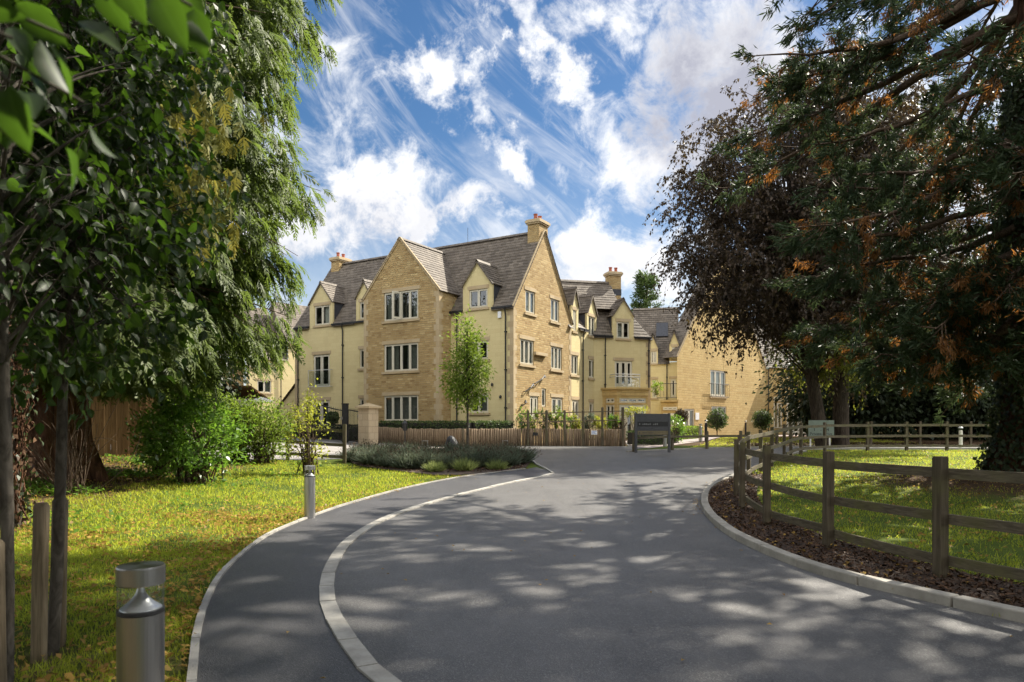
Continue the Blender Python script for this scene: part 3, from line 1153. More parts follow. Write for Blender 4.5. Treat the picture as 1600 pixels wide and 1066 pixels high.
def dormer(parent, W, a0, a1, z0, ze, za, r, b=0.0, back=2.4, cheek0=None, cur='sides', lights=2, pitch_main=1.33, z_eave=7.7, mat='cream'):
    """wall dormer: dormer > front wall mesh, window, pane, curtain, lintel, sill, cheek, roof"""
    am = (a0 + a1) / 2
    mb = MB()
    wall_mesh(mb, W, [(a0, z0), (a1, z0), (a1, ze), (am, za), (a0, ze)], [r], 0, b + .004)
    for aa, sg in ((a0, -1), (a1, 1)):
        mb.poly([W.p(aa, z_eave - .35, b + .004), W.p(aa, z_eave - .35, b - .12), W.p(aa, ze, b - .12), W.p(aa, ze, b + .004)], 0)
    d = mb.build('dormer', [M[mat], M['dark']], parent)
    window(parent, W, r, b, lights, cur, sub=d, ext=.09)
    # cheeks run back until they meet the main roof
    bk = (ze - z_eave) / pitch_main + .25
    for aa, sg in ((a0 + .015, -1), (a1 - .015, 1)):
        mb = MB()
        q = [W.p(aa, z_eave - .3, b - .06), W.p(aa, ze, b - .06), W.p(aa, ze, b - bk), W.p(aa, z_eave - .3, b - .25)]
        mb.poly(q)
        q2 = [x - W.d * (.06 * sg) for x in q]
        mb.poly(q2[::-1])
        mb.build('cheek', M['lead'], d)
    mb = MB()
    half = (a1 - a0) / 2
    rise = za - ze
    ov = .10
    L = math.hypot(half, rise)
    bk2 = (za - z_eave) / pitch_main + .3
    for sg in (-1, 1):
        ae = am + sg * (half + ov * half / L)
        zE = ze - ov * rise / L
        P0 = W.p(ae, zE, b + .09)
        dS = W.p(am, za, b + .09) - P0
        # the valley side is cut back along the main roof
        slope(mb, P0, -W.n, dS, [(0, 0), (bk + .05, 0), (bk2, dS.length), (0, dS.length)], 0, .2, .022)
        pb = W.p(ae, zE - .035, b + .09)
        mb.bar(pb, pb + dS, .03, .07, 0)
    ridge_caps(mb, W.p(am, za + .04, b + .10), W.p(am, za + .04, b - bk2), .12)
    mb.build('roof', M['tile'], d)
    return d


def chimney(parent, roofpart, c, d, hw, hd, z0, z1, pots=2, rub='rubble'):
    d = Vector((d[0], d[1], 0)).normalized()
    n = Vector((-d.y, d.x, 0))
    c = Vector((c[0], c[1], 0))
    mb = MB()
    mb.box(c + Z3 * (z0 + z1) / 2, d * hw, n * hd, Z3 * (z1 - z0) / 2, 0)
    mb.box(c + Z3 * (z1 + .03), d * (hw + .06), n * (hd + .06), Z3 * .05, 1)
    mb.box(c + Z3 * (z1 + .13), d * (hw + .11), n * (hd + .11), Z3 * .065, 1)
    mb.box(c + Z3 * (z1 + .22), d * (hw + .06), n * (hd + .06), Z3 * .03, 1)
    ch = mb.build('chimney', [M[rub], M['trim']], parent)
    for i in range(pots):
        t = (i - (pots - 1) / 2) * (hw * .95)
        p = MB()
        p.lathe(c + d * t + Z3 * (z1 + .25), [(.12, 0), (.125, .05), (.105, .08), (.10, .27), (.12, .29), (.12, .34), (.085, .34), (.085, .2)], 14)
        p.build('chimney_pot', M['pot'], ch)
    mb = MB()
    zz = z0 + .55
    mb.box(c + Z3 * zz, d * (hw + .02), n * (hd + .02), Z3 * .2)
    mb.build('flashing', M['lead'], ch)
    return ch


def main_building():
    O = (.066, 36.0)
    u = (-.853, .521)
    v = (.521, .853)
    nA = (-.521, -.853)
    nG = (.853, -.521)
    WA = Wall(O, u, nA)
    WG = Wall(O, v, nG)
    B = thing('apartment_building', 'three storey honey stone apartment building with tall gable, bay and chimneys behind the log palisade', 'building', (O[0], O[1], .6))
    ZE, ZR, WID = 7.7, 12.25, 6.6
    LEN = WA.a_px(461)
    zb = .3
    half = WID / 2
    pit = (ZR - ZE) / half
    # ---- facade A
    cell = lambda *r: WA.rect(*r)
    bayL, bayR = WA.a_px(705), WA.a_px(568.5, 1.04)   # a-range of the bay
    bayL = WA.a_px(686, 1.04)
    w_d3 = cell(733, 452, 762, 481)
    w_1 = cell(733, 533, 762.5, 562)
    w_0 = cell(734, 616, 763, 645)
    w_d1 = cell(491.5, 477.5, 515.5, 508)
    w_j = cell(489.5, 554, 515, 605)
    w_g = cell(489, 626, 515, 668)
    w_d2 = cell(562, 473, 568, 498)
    a2 = w_d2[1]
    mk = lambda y0, y1: (a2 - .72, a2, WA.z_px(564, y1), WA.z_px(564, y0))
    w_d2, w_12, w_02 = mk(472, 499), mk(546, 576), mk(623, 652)
    dz0 = 7.05
    d3 = (WA.a_px(769.5), WA.a_px(723.5))
    d1 = (WA.a_px(520), WA.a_px(484))
    d2 = (a2 - 1.0, a2 + .28)
    zlow = lambda w: w[2] - .14
    holes = [w_1, w_0, w_j, w_g, w_12, w_02]
    dcut = [(d3[0], d3[1], zlow(w_d3), ZE + .01, 1), (d1[0], d1[1], zlow(w_d1), ZE + .01, 1), (d2[0], d2[1], zlow(w_d2), ZE + .01, 1)]
    mb = MB()
    wall_mesh(mb, WA, [(0, zb), (LEN, zb), (LEN, ZE), (0, ZE)], holes + dcut)
    # left end wall and back wall close the block
    WL = Wall(WA.p(LEN, 0), v, u)
    wall_mesh(mb, WL, [(0, zb), (WID, zb), (WID, ZE), (half, ZR), (0, ZE)], [])
    mb.poly([WA.p(0, zb, -WID), WA.p(LEN, zb, -WID), WA.p(LEN, ZE, -WID), WA.p(0, ZE, -WID)])
    mb.build('front_wall', [M['cream'], M['dark']], B)
    for w, c, l in ((w_1, 'sides', 2), (w_0, 'left', 2)):
        window(B, WA, w, 0, l, c, mat='drape')
    window(B, WA, w_12, 0, 1, 'none')
    window(B, WA, w_02, 0, 1, 'none')
    jw = window(B, WA, w_j, 0, 2, 'sides', sill=False, door=True, name='french_window', mat='drape')
    window(B, WA, w_g, 0, 2, 'wide', sill=False, door=True, name='french_window', mat='drape')
    # juliet balcony
    a0, a1, z0, z1 = w_j
    mb = MB()
    zr = z0 + 1.03
    for zz in (zr, z0 + .02):
        mb.rod([WA.p(a0 - .22, zz, .0), WA.p(a0 - .22, zz, .2), WA.p(a1 + .22, zz, .2), WA.p(a1 + .22, zz, 0)], .022, 8)
    for aa in (a0 - .22, a1 + .22):
        mb.rod([WA.p(aa, zr, .2), WA.p(aa, z0, .2)], .018, 8)
    bal = mb.build('balcony', M['steelrail'], B)
    mb = MB()
    wbox(mb, WA, a0 - .18, a1 + .18, z0 + .07, zr - .07, .192, .204)
    mb.build('glass_panel', M['clear'], bal)
    dormer(B, WA, *d3, zlow(w_d3), WA.z_px(770, 441), WA.z_px(747, 408), w_d3, z_eave=ZE, pitch_main=pit, cur='none')
    dormer(B, WA, *d1, zlow(w_d1), WA.z_px(520, 470), WA.z_px(504, 441), w_d1, z_eave=ZE, pitch_main=pit, cur='left')
    dormer(B, WA, *d2, zlow(w_d2), WA.z_px(520, 470), WA.z_px(520, 470) + .95, w_d2, z_eave=ZE, pitch_main=pit, lights=1, cur='none')
    # ---- gable wall on the right, and B wall beyond it
    g = lambda *r: WG.rect(*r)
    gw = [(g(821, 455, 836, 490), 'full'), (g(860.5, 468, 873.5, 503), 'full'), (g(813, 531, 834, 570), 'wide'), (g(861, 542, 878, 578), 'wide')]
    gd = [(g(828, 619, 841, 655), 'right'), (g(862, 621, 879, 652), 'wide')]
    slit = g(846.5, 607, 853, 636)
    mb = MB()
    wall_mesh(mb, WG, [(0, zb), (WID, zb), (WID, ZE), (half, ZR + .02), (0, ZE)], [x[0] for x in gw + gd] + [slit])
    mb.build('gable_wall', [M['rubble'], M['dark']], B)
    for i, (w, c) in enumerate(gw):
        window(B, WG, w, 0, 2 if i < 2 else 3, c)
    for w, c in gd:
        window(B, WG, w, 0, 2, c, sill=False, door=True, name='french_window')
    window(B, WG, slit, 0, 1, 'none', lintel=False, sill=False, name='narrow_window')
    # small stone shelf, lamp brackets
    mb = MB()
    s = g(834, 551, 852, 556)
    wbox(mb, WG, s[0], s[1], s[2], s[3], -.02, .16)
    mb.build('stone_shelf', M['trim'], B)
    for (x0, y0, x1, y1) in ((818, 612, 830, 600), (834, 599, 848, 587), (814, 634, 818, 626)):
        mb = MB()
        p, q = WG.p(WG.a_px(x0), WG.z_px(x0, y0)), WG.p(WG.a_px(x1), WG.z_px(x1, y1))
        mb.rod([p - WG.n * .02, p + WG.n * .10, (p + q) / 2 + WG.n * .22, q + WG.n * .12], .03, 6)
        mb.lathe(q + WG.n * .12 - Z3 * .1, [(.02, .14), (.09, .0), (.10, -.02)][::-1], 10)
        mb.build('wall_bracket', M['iron'], B)
    ZB = 7.45
    LB = 9.75
    d4 = (WG.a_px(887), WG.a_px(903.5))
    d5 = (WG.a_px(917), WG.a_px(932))
    w4, w5 = g(889.5, 484, 900.5, 517), g(919.5, 495, 929.5, 525)
    b1, b2 = g(892, 555, 903, 586), g(920, 562, 931, 591)
    b3, b4 = g(894, 625, 905, 655), g(921, 629, 932, 655)
    d4 = (max(d4[0], WID + .02), d4[1])
    w4 = (max(w4[0], d4[0] + .18), w4[1], w4[2], w4[3])
    mb = MB()
    wall_mesh(mb, WG, [(WID, zb), (LB, zb), (LB, ZB), (WID, ZB)], [b1, b2, b3, b4, (d4[0], d4[1], zlow(w4), ZB + .01, 1), (d5[0], d5[1], zlow(w5), ZB + .01, 1)])
    mb.build('side_wall', [M['cream'], M['dark']], B)
    for w in (b1, b2):
        window(B, WG, w, 0, 2, 'wide')
    for w in (b3, b4):
        window(B, WG, w, 0, 2, 'wide', sill=False, door=True, name='french_window')
    pB = 1.25
    dormer(B, WG, *d4, zlow(w4), WG.z_px(903.5, 478), WG.z_px(895, 449), w4, z_eave=ZB, pitch_main=pB, cur='full')
    dormer(B, WG, *d5, zlow(w5), WG.z_px(932, 492), WG.z_px(925, 462), w5, z_eave=ZB, pitch_main=pB, cur='full')
    # ---- bay
    WB = Wall(WA.p(0, 0, 1.04), u, nA)
    r4 = lambda y0, y1: WB.rect(600, y0, 653.5, y1)
    bw = [r4(455, 500), r4(537, 580), r4(618, 658)]
    bm_ = (bayL + bayR) / 2
    zbe = 8.78
    zba = WB.z_px(627, 373)
    mb = MB()
    wall_mesh(mb, WB, [(bayL, zb), (bayR, zb), (bayR, zbe), (bm_, zba), (bayL, zbe)], bw)
    for aa, dd in ((bayL, -1), (bayR, 1)):
        mb.poly([WB.p(aa, zb), WB.p(aa, zb, -1.04), WB.p(aa, zbe, -2.2), WB.p(aa, zbe)][::dd])
    mb.build('bay_wall', [M['rubble'], M['dark']], B)
    for i, w in enumerate(bw):
        window(B, WB, w, 0, 4, ('sides', 'wide', 'full')[i], mat='drape')
    # the open casement of the top bay window
    a0, a1, z0, z1 = bw[0]
    ah = a0 + (a1 - a0) * .5
    Wc = Wall(WB.p(ah, 0, -.02), Vector(nA) * .95 + Vector(u) * .12 if False else (nA[0] * .96 + u[0] * .28, nA[1] * .96 + u[1] * .28), u)
    mb = frame_mesh(Wc, (0, .56, z0 + .05, z1 - .05), .07, 1)
    cs = mb.build('open_casement', M['white'], B)
    mb = MB()
    mb.poly([Wc.p(.08, z0 + .12, 0), Wc.p(.48, z0 + .12, 0), Wc.p(.48, z1 - .12, 0), Wc.p(.08, z1 - .12, 0)])
    mb.build('pane', M['glass'], cs)
    # quoins
    mb = MB()
    quoins(mb, WA, LEN, zb, ZE - .1, -1)
    quoins(mb, WA, 0, zb, ZE - .1, 1)
    quoins(mb, WG, 0, zb, ZE - .1, 1)
    quoins(mb, WG, WID, zb, ZB - .1, -1)
    quoins(mb, WB, bayR, zb, zbe - .1, -1)
    quoins(mb, WB, bayL, zb, zbe - .1, 1)
    Wr = Wall(WB.p(bayL, 0), v, nG)
    quoins(mb, Wr, 0, zb, zbe - .1, 1)
    mb.build('quoins', M['trim'], B)
    # ---- roofs
    SL = math.hypot(half, ZR - ZE)
    mb = MB()
    ov = .22
    P0 = WA.p(0, ZE, 0)
    dS = WA.p(0, ZR, -half) - P0
    up = .0

    def cutslope(P0, dA, dS, a0, a1, cuts, L):
        """slope with the eave strip cut away where dormers stand"""
        xs = [a0]
        for c0, c1 in sorted(cuts):
            slope(mb, P0, dA, dS, [(xs[-1], -ov), (c0, -ov), (c0, L), (xs[-1], L)])
            slope(mb, P0, dA, dS, [(c0, .35), (c1, .35), (c1, L), (c0, L)])
            xs.append(c1)
        slope(mb, P0, dA, dS, [(xs[-1], -ov), (a1, -ov), (a1, L), (xs[-1], L)])

    cutslope(P0, u, dS, -.10, LEN + .10, [d3, (bayL, bayR), d2, d1] if d2[0] > bayR else [d3, (bayL, max(bayR, d2[1])), d1], SL)
    P1 = WA.p(0, ZE, -WID)
    slope(mb, P1, u, WA.p(0, ZR, -half) - P1, [(-.1, -ov), (LEN + .1, -ov), (LEN + .1, SL), (-.1, SL)])
    ridge_caps(mb, WA.p(.9, ZR + .06, -half), WA.p(LEN + .05, ZR + .06, -half))
    # small step in the ridge towards the left
    # bay roof
    hb = (bayR - bayL) / 2
    rb = zba - zbe
    Lb = math.hypot(hb, rb)
    for sg, ae in ((-1, bayL), (1, bayR)):
        e = .16
        Pb = WB.p(ae + sg * e * hb / Lb, zbe - e * rb / Lb, .08)
        dSb = WB.p(bm_, zba, .08) - Pb
        slope(mb, Pb, (-nA[0], -nA[1], 0), dSb, [(0, 0), (1.9, 0), (4.6, Lb + e), (0, Lb + e)])
    ridge_caps(mb, WB.p(bm_, zba + .05, .1), WB.p(bm_, zba + .05, -4.3))
    # B slope and C roofs
    dS = Vector((u[0] * 3.0, u[1] * 3.0, 3.0 * pB))
    PB = WG.p(0, ZB, 0)
    SB = dS.length

    cutslope(PB, v, dS, WID - .4, LB + .4, [d4, d5], SB)
    # C block
    c0 = Vector((5.14, 44.30, 0))
    dc = Vector((.953, .303, 0)).normalized()
    nc = Vector((.303, -.953, 0)).normalized()
    WC = Wall(c0, dc, nc)
    LC = WC.a_px(1016.5)
    ZC = 7.25
    cd = (WC.a_px(957), WC.a_px(990))
    wc = WC.rect(963.5, 503, 983.5, 529)
    bd = WC.rect(960.5, 564, 988, 604)
    zc_ap = 10.15
    # hipped wing
    dep = 4.4
    run = 2.15
    pc = (zc_ap - ZC) / run
    SC = math.hypot(run, zc_ap - ZC)

    def hipside(P, dA, inn, L, cuts=()):
        dS = Vector((inn[0] * run, inn[1] * run, zc_ap - ZC))
        o_ = ov * run / SC
        if cuts:
            (k0, k1), = cuts
            f = lambda s: s * run / SC
            for lo, hi, s0 in ((-o_, k0, -ov), (k0, k1, .35), (k1, L + o_, -ov)):
                q = [(-o_, -ov), (L + o_, -ov), (L - run, SC), (run, SC)]
                q = clip_poly(clip_poly(clip_poly(q, 0, lo, True), 0, hi, False), 1, s0, True)
                slope(mb, P, dA, dS, q)
        else:
            slope(mb, P, dA, dS, [(-o_, -ov), (L + o_, -ov), (max(run, L - run), SC), (run, SC)])

    if LC < 2 * run + .1:
        run = (LC - .5) / 2
        SC = math.hypot(run, zc_ap - ZC)
        pc = (zc_ap - ZC) / run
    dSc = Vector((-nc.x * run, -nc.y * run, zc_ap - ZC))
    for lo, hi, s0 in ((-.05, cd[0], -ov), (cd[0], cd[1], .35), (cd[1], LC + .2, -ov)):
        q = [(-.05, -ov), (LC + ov * run / SC, -ov), (LC - run, SC), (-.05, SC)]
        slope(mb, WC.p(0, ZC), dc, dSc, clip_poly(clip_poly(clip_poly(q, 0, lo, True), 0, hi, False), 1, s0, True))
    WCr = Wall(WC.p(LC, 0), -nc, dc)
    hipside(WCr.p(0, ZC), -nc, -dc, dep)
    WCl = Wall(WC.p(0, 0, -dep), nc, -dc)
    # flat lead cap
    mb2 = MB()
    mb2.box(WC.p(LC / 2, zc_ap + .03, -dep / 2), dc * (LC / 2 - run + .1), nc * (dep / 2 - run + .1), Z3 * .05)
    mb2.build('roof_cap', M['steelrail'], B)
    # higher roof behind C: ridge parallel to C
    r0, r1 = Vector((1.6, 45.9, 11.05)), Vector((6.55, 47.05, 11.05))
    dr = (r1 - r0).normalized()
    nr = Vector((dr.y, -dr.x, 0))
    dn = nr * 3.2 - Z3 * 3.7
    slope(mb, r0 + dn, dr, -dn, [(-1, dn.length * .45), ((r1 - r0).length, dn.length * .45), ((r1 - r0).length, dn.length), (-1, dn.length)])
    dn2 = -nr * 3.2 - Z3 * 3.7
    slope(mb, r0 + dn2, dr, -dn2, [(-1, 0), ((r1 - r0).length, 0), ((r1 - r0).length, dn2.length), (-1, dn2.length)])
    ridge_caps(mb, r0 + Z3 * .05, r1 + Z3 * .05)
    mb.poly([r1 + dn * .55 - dr * .1, r1 + dn2 - dr * .1, r1 - dr * .1], 0)
    roof = mb.build('roof', M['tile'], B)
    # C walls
    mb = MB()
    wall_mesh(mb, WC, [(0, zb), (LC, zb), (LC, ZC), (0, ZC)], [bd, (cd[0], cd[1], zlow(wc), ZC + .01, 1)])
    wall_mesh(mb, WCr, [(0, zb), (dep, zb), (dep, ZC), (0, ZC)], [])
    wall_mesh(mb, WCl, [(0, zb), (dep, zb), (dep, ZC), (0, ZC)], [])
    mb.build('wing_wall', [M['cream'], M['dark']], B)
    dormer(B, WC, *cd, zlow(wc), WC.z_px(957, 492), WC.z_px(972, 467), wc, z_eave=ZC, pitch_main=pc, cur='left')
    window(B, WC, bd, 0, 3, 'none', sill=False, door=True, name='french_window')
    mb = MB()
    quoins(mb, WC, LC, zb, ZC - .1, -1)
    mb.build('quoins', M['trim'], B)
    # porch below C
    pa0, pa1 = WC.a_px(951, .9), WC.a_px(1018, .9)
    zc1, zc2 = WC.z_px(985, 606, .9), WC.z_px(985, 619, .9)
    mb = MB()
    def ring(z0, z1, e, m):
        A = [(pa0 - e, 0), (pa0 + .55 - e * .6, .95 + e), (pa1 - .3 + e, .95 + e), (pa1 + e, 0)]
        for (x0, b0), (x1, b1) in zip(A, A[1:]):
            mb.poly([WC.p(x0, z0, b0), WC.p(x1, z0, b1), WC.p(x1, z1, b1), WC.p(x0, z1, b0)], m)
        mb.poly([WC.p(x, z1, b) for x, b in A], m)
        mb.poly([WC.p(x, z0, b) for x, b in A][::-1], m)
    ring(zc1 - .12, zc1, .14, 0)
    ring(zc2, zc1 - .12, .04, 0)
    porch = mb.build('porch', [M['ashlar']], B)
    Wp = Wall(WC.p(pa0 + .55, 0, .95), dc, nc)
    Lp = pa1 - .3 - pa0 - .55
    zf = .8
    zt = zc2
    mb = MB()
    wall_mesh(mb, Wp, [(0, zf - .5), (Lp, zf - .5), (Lp, zt), (0, zt)], [(.16, Lp - .1, zt - .42, zt - .12), (.16, Lp - .1, zf, zt - .55)])
    q0, q1 = WC.p(pa0, 0, 0), WC.p(pa0 + .55, 0, .95)
    df = (q1 - q0)
    Wf = Wall(q0, df, Vector((df.y, -df.x, 0)))
    Lf = df.length
    wall_mesh(mb, Wf, [(0, zf - .5), (Lf, zf - .5), (Lf, zt), (0, zt)], [(.25, Lf - .2, zt - .42, zt - .12), (.25, Lf - .2, zf + .5, zt - .55)])
    mb.poly([WC.p(pa1 - .3, zf - .5, .95), WC.p(pa1, zf - .5, 0), WC.p(pa1, zt, 0), WC.p(pa1 - .3, zt, .95)], 0)
    mb.build('porch_wall', [M['ashlar'], M['dark']], porch)
    for (W_, r_, l_, dd) in ((Wp, (.16, Lp - .1, zt - .42, zt - .12), 3, False), (Wp, (.16, Lp - .1, zf, zt - .55), 4, True), (Wf, (.25, Lf - .2, zt - .42, zt - .12), 2, False), (Wf, (.25, Lf - .2, zf + .5, zt - .55), 2, False)):
        frame_mesh(W_, r_, 0, l_, door=dd).build('porch_window', M['white'], porch)
        m2 = MB()
        m2.poly([W_.p(r_[0], r_[2], -.08), W_.p(r_[1], r_[2], -.08), W_.p(r_[1], r_[3], -.08), W_.p(r_[0], r_[3], -.08)])
        m2.build('pane', M['glass'], porch)
    # balcony over the porch
    mb = MB()
    zr = WC.z_px(985, 585, .8)
    ra0, ra1 = WC.a_px(962, .8), WC.a_px(1000, .8)
    for zz in (zr, zr - .16):
        mb.rod([WC.p(ra0, zz, 0), WC.p(ra0, zz, .78), WC.p(ra1, zz, .78), WC.p(ra1, zz, 0)], .03, 8)
    for aa in (ra0, (ra0 + ra1) / 2, ra1):
        mb.rod([WC.p(aa, zr, .78), WC.p(aa, zc1, .78)], .02, 8)
    bal = mb.build('balcony', M['steelrail'], B)
    mb = MB()
    wbox(mb, WC, ra0 + .03, ra1 - .03, zc1 + .06, zr - .2, .77, .782)
    mb.build('glass_panel', M['clear'], bal)
    # chimneys
    cc = WA.p(.42, 0, -half)
    chimney(B, roof, (cc.x, cc.y), v, .50, .36, 10.6, 12.62)
    cl = WA.p(LEN - .55, 0, -half - .1)
    chimney(B, roof, (cl.x, cl.y), v, .50, .36, 10.9, 12.45)
    cq = at(958, 460, 47.3)
    chimney(B, roof, (cq.x, cq.y), dc, .42, .34, 9.9, EYE + (HOR - 432) / FPX * 47.3)
    # copings of the two stone gables, gutters, pipes, trims
    for (W_, x0, xm, x1, e, ap) in ((WG, 0, half, WID, ZE, ZR), (WB, bayL, bm_, bayR, zbe, zba)):
        for q in (x0, x1):
            mb = MB()
            p, r = W_.p(q + (-.06 if q == x0 else .06), e - .08, .02), W_.p(xm, ap + .06, .02)
            mb.bar(p, r, .13, .07, up=tuple(W_.n))
            mb.build('verge_coping', M['trim'], B)
    mb = MB()
    gg = [0] + sorted([x for d in (d3, (bayL, bayR), d1) for x in d]) + [LEN]
    for x0, x1 in zip(gg[::2], gg[1::2]):
        if x1 - x0 > .1:
            gutter(mb, WA, x0, x1, ZE - .03, .06)
    gutter(mb, WG, d4[1], d5[0], ZB - .03, .06)
    gutter(mb, WC, 0, cd[0], ZC - .03, .06)
    gutter(mb, WC, cd[1], LC, ZC - .03, .06)
    mb.build('gutter', M['iron'], B)
    for px in (791, 715, 536.5, 467):
        downpipe(B, WA, WA.a_px(px), zb + .2, ZE - .05)
    downpipe(B, WG, WG.a_px(909.5), zb + .2, ZB - .05)
    downpipe(B, WC, WC.a_px(945), zb + .2, ZC - .05)
    downpipe(B, WC, WC.a_px(1013), zc1, ZC - .05)
    mb = MB()
    r = WA.rect(779, 487, 784, 497)
    wbox(mb, WA, r[0], r[1], r[2], r[3], 0, .09)
    mb.build('alarm_box', M['signwhite'], B)
    mb = MB()
    mb.rod([(-2.65, 42.2, 12.0), (-2.65, 42.2, 13.4)], .012, 5)
    mb.build('aerial', M['iron'], B)
    for (px, py) in ((770, 601), (783, 620)):
        mb = MB()
        q = WA.p(WA.a_px(px), WA.z_px(px, py))
        mb.lathe(q + WA.n * .09 - Z3 * .09, [(.05, 0), (.06, .1), (.02, .18)], 10)
        mb.box(q + WA.n * .03, WA.d * .03, WA.n * .05, Z3 * .05)
        mb.build('wall_lamp', M['iron'], B)
    # lean-to on the far left end
    mb = MB()
    WLn = Wall(WA.p(LEN, 0, -.5), u, nA)
    wall_mesh(mb, WLn, [(0, zb), (2.2, zb), (2.2, 2.6), (0, 4.5)], [])
    mb.build('lean_to_wall', [M['cream'], M['dark']], B)
    mb = MB()
    P0 = WLn.p(2.35, 2.5, .15)
    dS = WLn.p(0, 4.6, .15) - P0
    slope(mb, P0, -Vector((nA[0], nA[1], 0)), dS, [(0, 0), (3, 0), (3, dS.length), (0, dS.length)])
    mb.build('lean_to_roof', M['tile'], B)
    downpipe(B, WLn, 1.95, zb, 2.55)
    return B


main_building()


def simple_window(B, W, px0, py0, px1, py1, lights=2, cur='sides', **kw):
    return W.rect(px0, py0, px1, py1)


def right_building():
    o = at(1058, 675, 52)
    d = Vector((.70, .714, 0)).normalized()
    n = Vector((.714, -.70, 0)).normalized()
    WG = Wall(o, d, n)
    W_ = WG.a_px(1196)
    B = thing('apartment_building', 'golden stone apartment house with plain steep gable half hidden by the copper beech', 'building', (o.x, o.y, .75))
    ZE = WG.z_px(1058, 556)
    pit = 1.25
    ZR = ZE + W_ / 2 * pit
    zb = .4
    w1 = WG.rect(1110, 579, 1134, 620)
    w0 = WG.rect(1112, 635, 1135, 658)
    dr = WG.rect(1069, 639, 1085, 676)
    mb = MB()
    wall_mesh(mb, WG, [(0, zb), (W_, zb), (W_, ZE), (W_ / 2, ZR), (0, ZE)], [w1, w0, dr])
    mb.build('gable_wall', [M['ashlar'], M['dark']], B)
    window(B, WG, w1, 0, 3, 'full', door=True, lintel=False, name='french_window')
    window(B, WG, w0, 0, 3, 'full', lintel=False)
    window(B, WG, dr, 0, 2, 'left', lintel=False, sill=False, door=True, name='entrance_door')
    a0, a1, z0, z1 = w1
    mb = MB()
    zr = z0 + 1.0
    mb.rod([WG.p(a0 - .2, zr, 0), WG.p(a0 - .2, zr, .2), WG.p(a1 + .2, zr, .2), WG.p(a1 + .2, zr, 0)], .025, 6)
    mb.rod([WG.p(a0 - .2, z0, 0), WG.p(a0 - .2, z0, .2), WG.p(a1 + .2, z0, .2), WG.p(a1 + .2, z0, 0)], .025, 6)
    for i in range(9):
        aa = a0 - .2 + (a1 - a0 + .4) * i / 8
        mb.rod([WG.p(aa, z0, .2), WG.p(aa, zr, .2)], .012, 5)
    mb.build('balcony', M['iron'], B)
    # plaque by the door
    mb = MB()
    r = WG.rect(1086.5, 645, 1092, 656)
    wbox(mb, WG, r[0], r[1], r[2], r[3], 0, .03)
    mb.build('plaque', M['signwhite'], B)
    # rear block running to the left with two dormers
    o2 = WG.p(.0, 0, -1.2)
    d2 = Vector((-.975, .22, 0)).normalized()
    n2 = Vector((-.22, -.975, 0)).normalized()
    W2 = Wall(o2, d2, n2)
    L2 = W2.a_px(985)
    Z2 = W2.z_px(1040, 566)
    zr2 = Z2 + 4.6
    pit2 = 1.25
    hd = 4.6 / pit2
    da = (W2.a_px(1028), W2.a_px(1012))
    wa = W2.rect(1017, 549, 1026, 568)
    db = (W2.a_px(1060.5), W2.a_px(1046))
    wb = W2.rect(1050, 542, 1057.5, 562)
    wj = W2.rect(1048, 592, 1056, 621)
    wk = W2.rect(1019, 593, 1026, 622)
    zl = lambda w: w[2] - .14
    mb = MB()
    lo = db[0] - .02
    wall_mesh(mb, W2, [(lo, zb), (L2, zb), (L2, Z2), (lo, Z2)], [wj, wk, (da[0], da[1], zl(wa), Z2 + .01, 1), (db[0], db[1], zl(wb), Z2 + .01, 1)])
    mb.build('side_wall', [M['cream'], M['dark']], B)
    dormer(B, W2, *da, zl(wa), W2.z_px(1020, 543), W2.z_px(1020, 523), wa, z_eave=Z2, pitch_main=pit2)
    dormer(B, W2, *db, zl(wb), W2.z_px(1058, 536), W2.z_px(1058, 517), wb, z_eave=Z2, pitch_main=pit2)
    window(B, W2, wj, 0, 1, 'none', door=True, sill=False, name='french_window')
    window(B, W2, wk, 0, 1, 'full')
    mb = MB()
    zz = wj[2] + 1.0
    for z_ in (zz, wj[2] - .05):
        mb.rod([W2.p(wj[0] - .1, z_, .05), W2.p(wj[0] - .1, z_, .5), W2.p(wj[1] + 1.0, z_, .5), W2.p(wj[1] + 1.0, z_, .02)], .025, 6)
    for q in range(7):
        aa = wj[0] - .1 + (wj[1] - wj[0] + 1.1) * q / 6
        mb.rod([W2.p(aa, wj[2], .5), W2.p(aa, zz, .5)], .012, 5)
    mb.build('balcony', M['iron'], B)
    downpipe(B, W2, W2.a_px(1042), zb, Z2)
    # porch cornice and window under the balcony
    mb = MB()
    r = W2.rect(1032, 625, 1060, 634, .8)
    wbox(mb, W2, r[0], r[1], r[3] - .14, r[3], 0, .95)
    wbox(mb, W2, r[0] + .05, r[1] - .05, zb, r[3] - .14, 0, .8)
    porch = mb.build('porch', M['ashlar'], B)
    r1 = W2.rect(1036, 636, 1058, 641, .82)
    frame_mesh(W2, r1, .92, 3).build('porch_window', M['white'], porch)
    r2 = W2.rect(1036, 646, 1058, 672, .82)
    frame_mesh(W2, r2, .92, 3, door=True).build('porch_window', M['white'], porch)
    m2 = MB()
    for r in (r1, r2):
        m2.poly([W2.p(r[0], r[2], .805), W2.p(r[1], r[2], .805), W2.p(r[1], r[3], .805), W2.p(r[0], r[3], .805)])
    m2.build('pane', M['glass'], porch)
    # roofs
    mb = MB()
    S2 = math.hypot(hd, 4.6)
    P0 = W2.p(0, Z2)
    dS = Vector((-n2.x * hd, -n2.y * hd, 4.6))
    xs = [lo]
    for c0, c1 in sorted([da, db]):
        slope(mb, P0, d2, dS, [(xs[-1], -.2), (c0, -.2), (c0, S2), (xs[-1], S2)])
        slope(mb, P0, d2, dS, [(c0, .35), (c1, .35), (c1, S2), (c0, S2)])
        xs.append(c1)
    slope(mb, P0, d2, dS, [(xs[-1], -.2), (L2, -.2), (L2, S2), (xs[-1], S2)])
